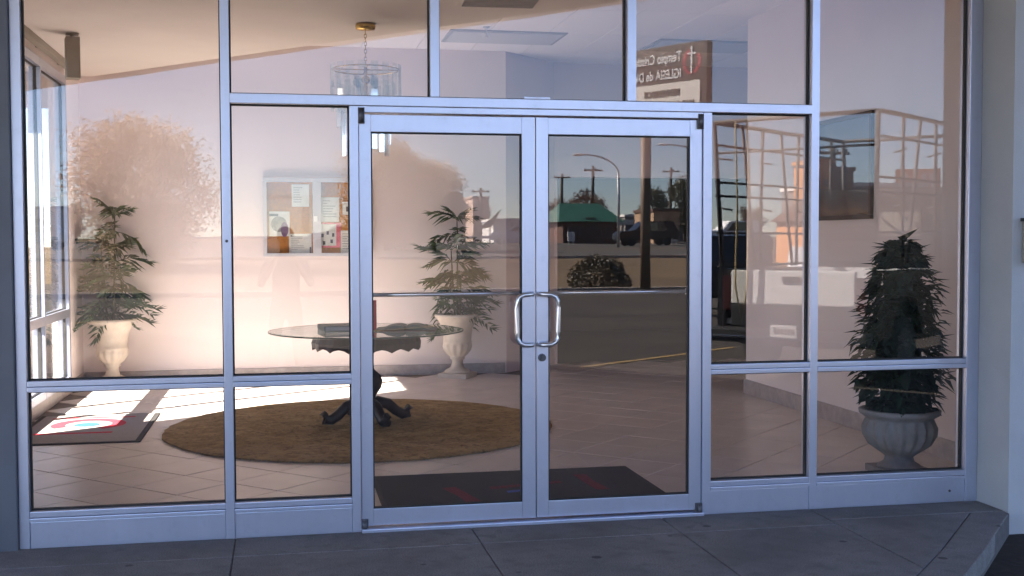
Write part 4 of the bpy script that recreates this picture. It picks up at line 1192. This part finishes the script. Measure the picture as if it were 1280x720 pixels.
mb = MB(); mb.box(.508, .572, -.022, -.009, 6.24, 7.0, bev=.003); mb.box(.40, .68, -.0215, -.0095, 6.77, 6.82, bev=.003); mb.build('emblem_cross', 'white', sg_)
for x in (.42, L*.83):
    mb = MB(); mb.tube([(x, .13, terr(-28)-.15), (x, .13, z0)], .155, 14); mb.build('pole', 'pole_brown', sg_)

# ---- trees
def tree_mesh(seed, H, cr, cz, trunk_h, nleaf, leaf, clumps=16, ls=.16, flat=1.0):
    random.seed(seed)
    tr = MB()
    tr.tube([(0, 0, -.3), (.03, .02, trunk_h*.5), (-.03, .05, trunk_h)], [H*.032, H*.026, H*.02], 8)
    cs = []
    for k in range(clumps):
        a_ = k*2.4+random.uniform(-.4, .4); t = (k+.5)/clumps
        rr = cr*random.uniform(.25, .80)*math.sqrt(max(.1, 1-(2*t-1)**2*.75))
        c = Vector((rr*math.cos(a_), rr*math.sin(a_), trunk_h*.75+(H-trunk_h*.75-cr*.22)*t)); cs.append(c)
        m_ = Vector((c.x*.35, c.y*.35, trunk_h+(c.z-trunk_h)*.35))
        tr.tube([(-.03, .05, trunk_h*.95), m_, c], [H*.014, H*.009, H*.003], 5)
    cw = MB()
    for k in range(nleaf):
        c = random.choice(cs); rc = cr*random.uniform(.25, .42)
        d = Vector((random.gauss(0, 1), random.gauss(0, 1), random.gauss(0, .8))).normalized()*rc*random.random()**.45
        p = c+d; n = Vector([random.uniform(-1, 1) for _ in range(3)]).normalized(); u = n.orthogonal().normalized(); v_ = n.cross(u); s_ = ls*random.uniform(.6, 1.4)
        f = cw.bm.faces.new([cw.bm.verts.new(q) for q in (p-u*s_, p-v_*s_*.5, p+u*s_, p+v_*s_*.5)])
    return tr.mesh('trunk', 'bark'), cw.mesh('crown', leaf)
def put_tree(me, name, label, loc, s=1, rz=0, group=None):
    t = thing(name, label, 'tree', loc, rz, group); t.scale = s if isinstance(s, tuple) else (s, s, s)
    link('trunk', me[0], t); link('crown', me[1], t); return t
T1 = tree_mesh(4, 7.2, 3.3, 4, 1.5, 26000, 'tan_leaf', 34, .075)
T2 = tree_mesh(9, 7.0, 3.3, 4, 1.5, 22000, 'tan_leaf', 30, .085)
T3 = tree_mesh(15, 6.0, 2.8, 3.5, 1.5, 5000, 'brown_leaf', 18, .13)
T4 = tree_mesh(21, 7.5, 2.6, 4.4, 2.2, 5000, 'olive_leaf', 18, .14)
put_tree(T1, 'tree', 'large tan winter tree mirrored in the far left pane', (-5.4, -42, terr(-42)-.5), (1.10, 1.10, .90), .4, 'tan winter trees across the grass')
put_tree(T2, 'tree', 'tan winter tree mirrored in the left door glass', (5.9, -60, terr(-60)-.3), (1.05, 1.05, .93), 1.2, 'tan winter trees across the grass')
put_tree(T2, 'tree', 'smaller tan winter tree right of the one in the left door glass', (8.3, -58.5, terr(-58.5)), .72, 2.2, 'tan winter trees across the grass')
random.seed(77)
k = 0
for x in range(-62, 110, 7):
    if -8 < x < 7: continue
    y = -random.uniform(96, 138); me = random.choice((T3, T3, T4)); xx = x+random.uniform(-3, 3)
    put_tree(me, 'background_tree', 'bare brown tree in the far tree line' if me is T3 else 'dark olive tree in the far tree line', (xx, y, terr(y)), random.uniform(.5, .85), random.uniform(0, 6), 'far brown trees' if me is T3 else 'far olive trees'); k += 1
put_tree(T3, 'tree', 'bare reddish tree behind the green roofed house', (27.6, -97, terr(-97)), .78, 1, 'trees behind the roadside buildings')
put_tree(T4, 'tree', 'dark tree at the right of the tan block', (33.5, -88, terr(-88)), .75, 2, 'trees behind the roadside buildings')
# bush by the sign
random.seed(52)
bu = thing('bush', 'low rounded dark brown bush beside the sign pole', 'bush', (9.75, -29.3, terr(-29.3)))
mb = MB()
for k in range(5): mb.tube([(0, 0, -.1), (random.uniform(-.5, .5), random.uniform(-.4, .4), .6)], [.03, .008], 5)
mb.build('branches', 'bark', bu)
mb = MB()
for k in range(3800):
    a_ = random.uniform(0, 2*math.pi); e = math.asin(random.random()); rr = random.uniform(.55, 1.0)**.5*(1+.08*math.sin(5*a_+7*e))
    p = Vector((1.0*rr*math.cos(a_)*math.cos(e), .9*rr*math.sin(a_)*math.cos(e), 1.02*rr*math.sin(e)))
    n = Vector([random.uniform(-1, 1) for _ in range(3)]).normalized(); u = n.orthogonal().normalized(); v_ = n.cross(u); s_ = random.uniform(.03, .07)
    mb.bm.faces.new([mb.bm.verts.new(q) for q in (p-u*s_, p-v_*s_*.5, p+u*s_, p+v_*s_*.5)])
tag(mb.build('foliage', 'bush_leaf', bu), kind='stuff')

# ---- buildings across the road
def building(name, label, cat, x0, x1, y, dep, h, wall, group=None, roof=None, wins=(), flat=True, roofmat='greywall', over=.25, doorx=None, trim=None):
    z = terr(y)
    bd = thing(name, label, cat, ((x0+x1)/2, y, z), 0, group)
    w2 = (x1-x0)/2
    mb = MB(); mb.box(-w2, w2, -dep, 0, -.5, h); mb.build('wall', wall, bd)
    if roof:                                   # hipped roof
        o_ = over; rh = roof
        mb = MB()
        b0 = [(-w2-o_, o_, h), (w2+o_, o_, h), (w2+o_, -dep-o_, h), (-w2-o_, -dep-o_, h)]
        ins = min(dep/2+o_, w2*.55)
        r0, r1 = (-w2-o_+ins*.8, -dep/2, h+rh), (w2+o_-ins*.8, -dep/2, h+rh)
        mb.poly([b0[0], b0[1], r1, r0]); mb.poly([b0[1], b0[2], r1]); mb.poly([b0[2], b0[3], r0, r1]); mb.poly([b0[3], b0[0], r0]); mb.poly(b0[::-1])
        mb.build('roof', roofmat, bd)
    else:
        mb = MB(); mb.box(-w2-.1, w2+.1, -dep-.1, .1, h+.002, h+.22); mb.build('roof', roofmat, bd)
    for (wx, wz, ww, wh) in wins:
        mb = MB(); mb.box(wx-ww/2-.06, wx+ww/2+.06, .001, .05, wz-.06, wz+wh+.06); f = mb.build('window', trim or 'greywall', bd)
        mb = MB(); mb.box(wx-ww/2, wx+ww/2, .0501, .06, wz, wz+wh); mb.build('pane', 'darkwin', f)
    if doorx is not None:
        mb = MB(); mb.box(doorx-.45, doorx+.45, .001, .06, 0, 2.1); mb.build('door', 'darkwin', bd)
    return bd
building('house', 'dark brick building with a hipped green metal roof', 'building', 21.9, 26.4, -84, 7, 1.75, 'brick_dark', None, 1.55, [(-1.5, .5, .5, .8), (-.6, .5, .5, .8), (.6, .5, .5, .8), (1.5, .5, .5, .8)], roofmat='green_roof', over=.45, doorx=0)
building('drive_in_wing', 'low white building with a slanting green awning', 'building', 18.3, 21.2, -95, 6, 1.9, 'whitewall', None, None, [(.2, .5, .08, 1.2)], roofmat='whitewall')
aw = thing('awning', 'slanting green awning on the left of the low white building', 'awning', (17.9, -94.6, terr(-95)))
mb = MB(); mb.prism([(-.9, 0), (.9, 0), (.9, .12), (-.9, .12)], 0, .01) if False else mb.poly([(-1.0, .2, 1.2), (.1, .2, 1.35), (1.0, .2, 2.9), (.5, .2, 2.35)]); mb.poly([(-1.0, -.8, 1.2), (.5, -.8, 2.35), (1.0, -.8, 2.9), (.1, -.8, 1.35)]); mb.poly([(-1.0, .2, 1.2), (-1.0, -.8, 1.2), (.1, -.8, 1.35), (.1, .2, 1.35)]); mb.poly([(.1, .2, 1.35), (.1, -.8, 1.35), (1.0, -.8, 2.9), (1.0, .2, 2.9)])
mb.build('sheet', 'green_roof', aw)
mb = MB(); mb.tube([(.05, -.3, -.2), (.05, -.3, 1.3)], .06); mb.build('post', 'white', aw)
building('pink_store', 'small pale pink store far behind the left door glass', 'building', 20.2, 21.9, -118, 6, 4.6, 'pinkwall', None, None, [], roofmat='pinkwall')
building('tan_block', 'square tan stucco block with a dark band and low roof', 'building', 28.1, 30.2, -80, 5, 2.5, 'tanwall', None, None, [(0, .75, 1.9, .12), (.1, .05, .42, .62)], roofmat='brick_dark', trim='brick_dark')
fc = thing('fuel_canopy', 'flat white filling station canopy on posts beside the tan block', 'canopy', (29.3, -90, terr(-90)))
mb = MB(); mb.box(-2.6, 1.7, -4, 0, 1.55, 2.0, bev=.02); mb.build('roof', 'whitewall', fc)
for x in (-2.1, -.6, 1.2):
    mb = MB(); mb.box(x-.08, x+.08, -.5, -.3, -.3, 1.55); mb.build('post', 'whitewall', fc)
building('warehouse', 'long low grey warehouse with a white roof edge', 'building', 30.5, 35.6, -54, 8, 3.6, 'greywall', None, None, [(-1.5, 1.2, .9, 1.2), (.2, 1.2, .9, 1.2), (1.6, 1.2, .9, 1.2)], roofmat='whitewall')
building('orange_shop', 'narrow bright orange building beside the warehouse', 'building', 27.2, 27.95, -50, 3, 4.7, 'orangewall', None, None, [(0, 3.5, .3, .3)], roofmat='orangewall')
building('brown_shed', 'dark brown shed right of the orange building', 'building', 27.97, 29.3, -50.4, 4, 4.3, 'brick_dark', None, None, [], roofmat='brick_dark')
building('yellow_house', 'sunlit orange house seen through the truck rack', 'building', 21.3, 24.0, -38, 4, 1.9, 'orangewall', None, 1.0, [(-.8, .6, .5, .8), (.6, .6, .5, .8)], roofmat='brick_dark', doorx=-.1)
building('far_store', 'long white store with dark windows at the far left across the road', 'building', -34, -20, -108, 9, 3.2, 'whitewall', None, None, [(-5, .8, 2, 1.4), (-1.5, .8, 2, 1.4), (2, .8, 2, 1.4), (5, .8, 1.6, 1.4)], roofmat='greywall', doorx=3.7)
os_ = thing('orange_sign', 'large orange roadside sign with pale blurred lettering behind the rack', 'sign', (38.6, -60, terr(-60)), R(180+35))
mb = MB(); mb.box(-1.3, 1.3, -.15, .15, 3.4, 4.9, bev=.02); mb.build('panel', 'orange_sign', os_)
mb = MB(); random.seed(3)
for r_ in range(2):
    for c_ in range(4): mb.box(-1.05+c_*.55, -1.05+c_*.55+random.uniform(.25, .45), -.17, -.151, 3.6+r_*.62, 3.6+r_*.62+.38)
mb.build('pale_marks', 'sign_white', os_)
for s in (-.8, .8):
    mb = MB(); mb.tube([(s, 0, -.3), (s, 0, 3.4)], .08); mb.build('post', 'galv', os_)

for x, y, w_, h0, h1, lab in ((21.3, -79, .55, .25, .95, 'small white board sign left of the green roofed house'), (28.9, -77.5, .5, .2, .85, 'small white board sign in front of the tan block')):
    bs = thing('board_sign', lab, 'sign', (x, y, terr(y)), R(180-8))
    mb = MB(); mb.box(-w_/2, w_/2, -.05, .05, h0, h1, bev=.015); mb.build('board', 'whitewall', bs)
    for q in (-.18, .18):
        mb = MB(); mb.box(q-.03, q+.03, -.03, .03, -.2, h0); mb.build('leg', 'galv', bs)
# ---- street lamps and utility poles
def lamp(label, x, y, ztop, hx, hz):
    z = terr(y)
    l_ = thing('street_lamp', label, 'street lamp', (x, y, z), 0, 'street lamps along the road')
    zt_ = ztop-z
    mb = MB(); mb.tube([(0, 0, -.2), (0, 0, zt_*.6), (0, 0, zt_)], [.10, .085, .075], 10); mb.build('pole', 'galv', l_)
    n = 10; pts = [(hx*math.sin(math.pi/2*(i/n))**1.0 if False else hx*(1-math.cos(math.pi/2*i/n)), 0, zt_-.02+hz*math.sin(math.pi/2*i/n)) for i in range(n+1)]
    mb = MB(); mb.tube(pts, .05, 8); mb.build('arm', 'galv', l_)
    mb = MB(); mb.sphere((hx+(.28 if hx > 0 else -.28), 0, zt_+hz-.03), .2, 12, 8, (1.9, .9, .55)); mb.build('lamp_head', 'whitewall', l_)
    return l_
lamp('curved arm street lamp in front of the green roofed house', 21.15, -66, 5.75, -2.4, 1.1)
lamp('taller street lamp with its head right of the sign pole', 30.4, -75, 7.3, -3.0, 1.05)
def upole(label, x, y, ztop):
    z = terr(y); u = thing('utility_pole', label, 'utility pole', (x, y, z), 0, 'utility poles along the far road')
    hh_ = ztop-z
    mb = MB(); mb.tube([(0, 0, -.3), (.05, 0, hh_)], [.20, .14], 8); mb.build('pole', 'pole_wood', u)
    mb = MB(); mb.box(-.85, .95, -.06, .06, hh_-.45, hh_-.30, bev=.01); mb.build('crossarm', 'pole_wood', u)
    mb = MB()
    for xx in (-.7, 0.3, .8): mb.lathe([(.05, hh_-.298), (.05, hh_-.15)], 8, xx, 0)
    mb.build('insulators', 'dark_metal', u)
upole('utility pole at the left of the green roofed house', 28.06, -110, 8.16)
upole('tallest looking utility pole behind the green roof', 28.64, -100, 8.28)
upole('short utility pole just left of the tall one behind the green roof', 35.95, -130, 7.61)
upole('utility pole rising behind the tan block', 37.94, -105, 8.52)
upole('thin utility pole beside the pink store', 19.63, -110, 6.65)
upole('utility pole mirrored in the framed picture', 28.2, -50.6, 6.3)

# ---- parked cars (road side and lot)
def car_meshes(paint, suv=False):
    hgt = 1.7 if suv else 1.42
    prof_ = [(0, .35), (0, .85), (.15, .95), (.55, .98), (1.0, hgt-.02), (1.5, hgt), (2.3, hgt-.01), (3.0, 1.0), (3.9, .92), (4.15, .75), (4.2, .35)]
    if suv: prof_ = [(0, .4), (0, 1.0), (.1, 1.1), (.35, hgt-.03), (.6, hgt), (2.5, hgt), (3.1, 1.08), (4.1, 1.0), (4.3, .8), (4.32, .4)]
    mb = MB(); mb.extrude_yz(prof_, -.85, .85)
    bmesh.ops.recalc_face_normals(mb.bm, faces=mb.bm.faces[:])
    bmesh.ops.bevel(mb.bm, geom=mb.bm.edges[:], offset=.06, segments=2, affect='EDGES')
    return mb.mesh('body', paint), hgt
def car(name, label, x, y, rz, paint, suv=False, group='cars parked across the lot'):
    c = thing(name, label, 'car', (x, y, terr(y)+.012), rz, group)
    me, hgt = car_meshes(paint, suv)
    cr_ = c; link('body', me, c)
    for s in (-1, 1):
        mb = MB(); mb.extrude_yz([(.75, 1.02), (2.75, 1.02), (2.25, hgt-.1), (1.1, hgt-.1)], s*.853-.004, s*.853+.004); mb.build('side_window', 'carglass', c)
        for yy in (.85, 3.35):
            wh = link('wheel', tyre_me, c, (s*.78, yy, .31)); wh.rotation_euler = (0, R(90), 0); wh.scale = (.85, .85, .85)
        mb = MB(); mb.box(s*.62-.14, s*.62+.14, -.02, .03, .72, .84, bev=.01); mb.build('tail_light', 'red', c)
    mb = MB(); mb.poly([(-.66, .62, 1.03), (.66, .62, 1.03), (.6, .96, hgt-.08), (-.6, .96, hgt-.08)] if not suv else [(-.66, .12, 1.15), (.66, .12, 1.15), (.6, .27, hgt-.1), (-.6, .27, hgt-.1)]); mb.build('rear_window', 'carglass', c)
    fwd = Vector((-math.sin(rz), math.cos(rz), 0))*2.1
    c.location = Vector(c.location)-fwd
    return c
car('parked_car', 'dark sport utility car parked behind the sign pole', 24.6, -71, R(90), 'dark_car', True)
car('parked_car', 'white car parked behind the pickup', 13.3, -21, R(207), 'white')
car('parked_car', 'silver car parked farther behind the pickup', 17.6, -24, R(80), 'silver_car')
car('parked_car', 'dark car parked left of the pickup rack', 9.75, -18.2, R(204), 'dark_car', True)
car('parked_car', 'maroon car across the road at the far left', -9.0, -69, R(90), 'red_car')
car('parked_car', 'white car across the road mirrored in the left door', 3.6, -68, R(92), 'white')
car('parked_car', 'silver car across the road left of the tan trees', -14.5, -68.5, R(88), 'silver_car')
car('parked_car', 'white van parked at the right of the tan block', 31.6, -73, R(90), 'white', True)
car('parked_car', 'white car parked in front of the low white building', 17.0, -78, R(100), 'white')
building('office', 'low pale office with dark windows left of the green roofed house', 'building', 12.2, 17.2, -104, 6, 2.6, 'pinkwall', None, None, [(-1.6, .7, .9, 1.1), (0, .7, .9, 1.1), (1.6, .7, .9, 1.1)], roofmat='greywall')
building('workshop', 'low grey workshop with a white roof edge behind the sign pole', 'building', 31.5, 37.5, -99, 6, 2.4, 'greywall', None, None, [(-1.8, .4, 1.2, 1.5), (.2, .4, 1.2, 1.5), (2, .7, .8, .8)], roofmat='whitewall')
# low white rail fence along the far lot
fn = thing('rail_fence', 'low white rail fence along the far side of the road', 'fence', (3.0, -63, terr(-63)))
mb = MB(); mb.box(-11, 10.5, -.05, .05, .62, .78); mb.build('rail', 'whitewall', fn)
pm_ = MB(); pm_.box(-.06, .06, -.0499, .0499, -.2, .62); pme = pm_.mesh('post', 'whitewall')
for k in range(9): link('post', pme, fn, (-10.8+k*2.6, 0, 0))
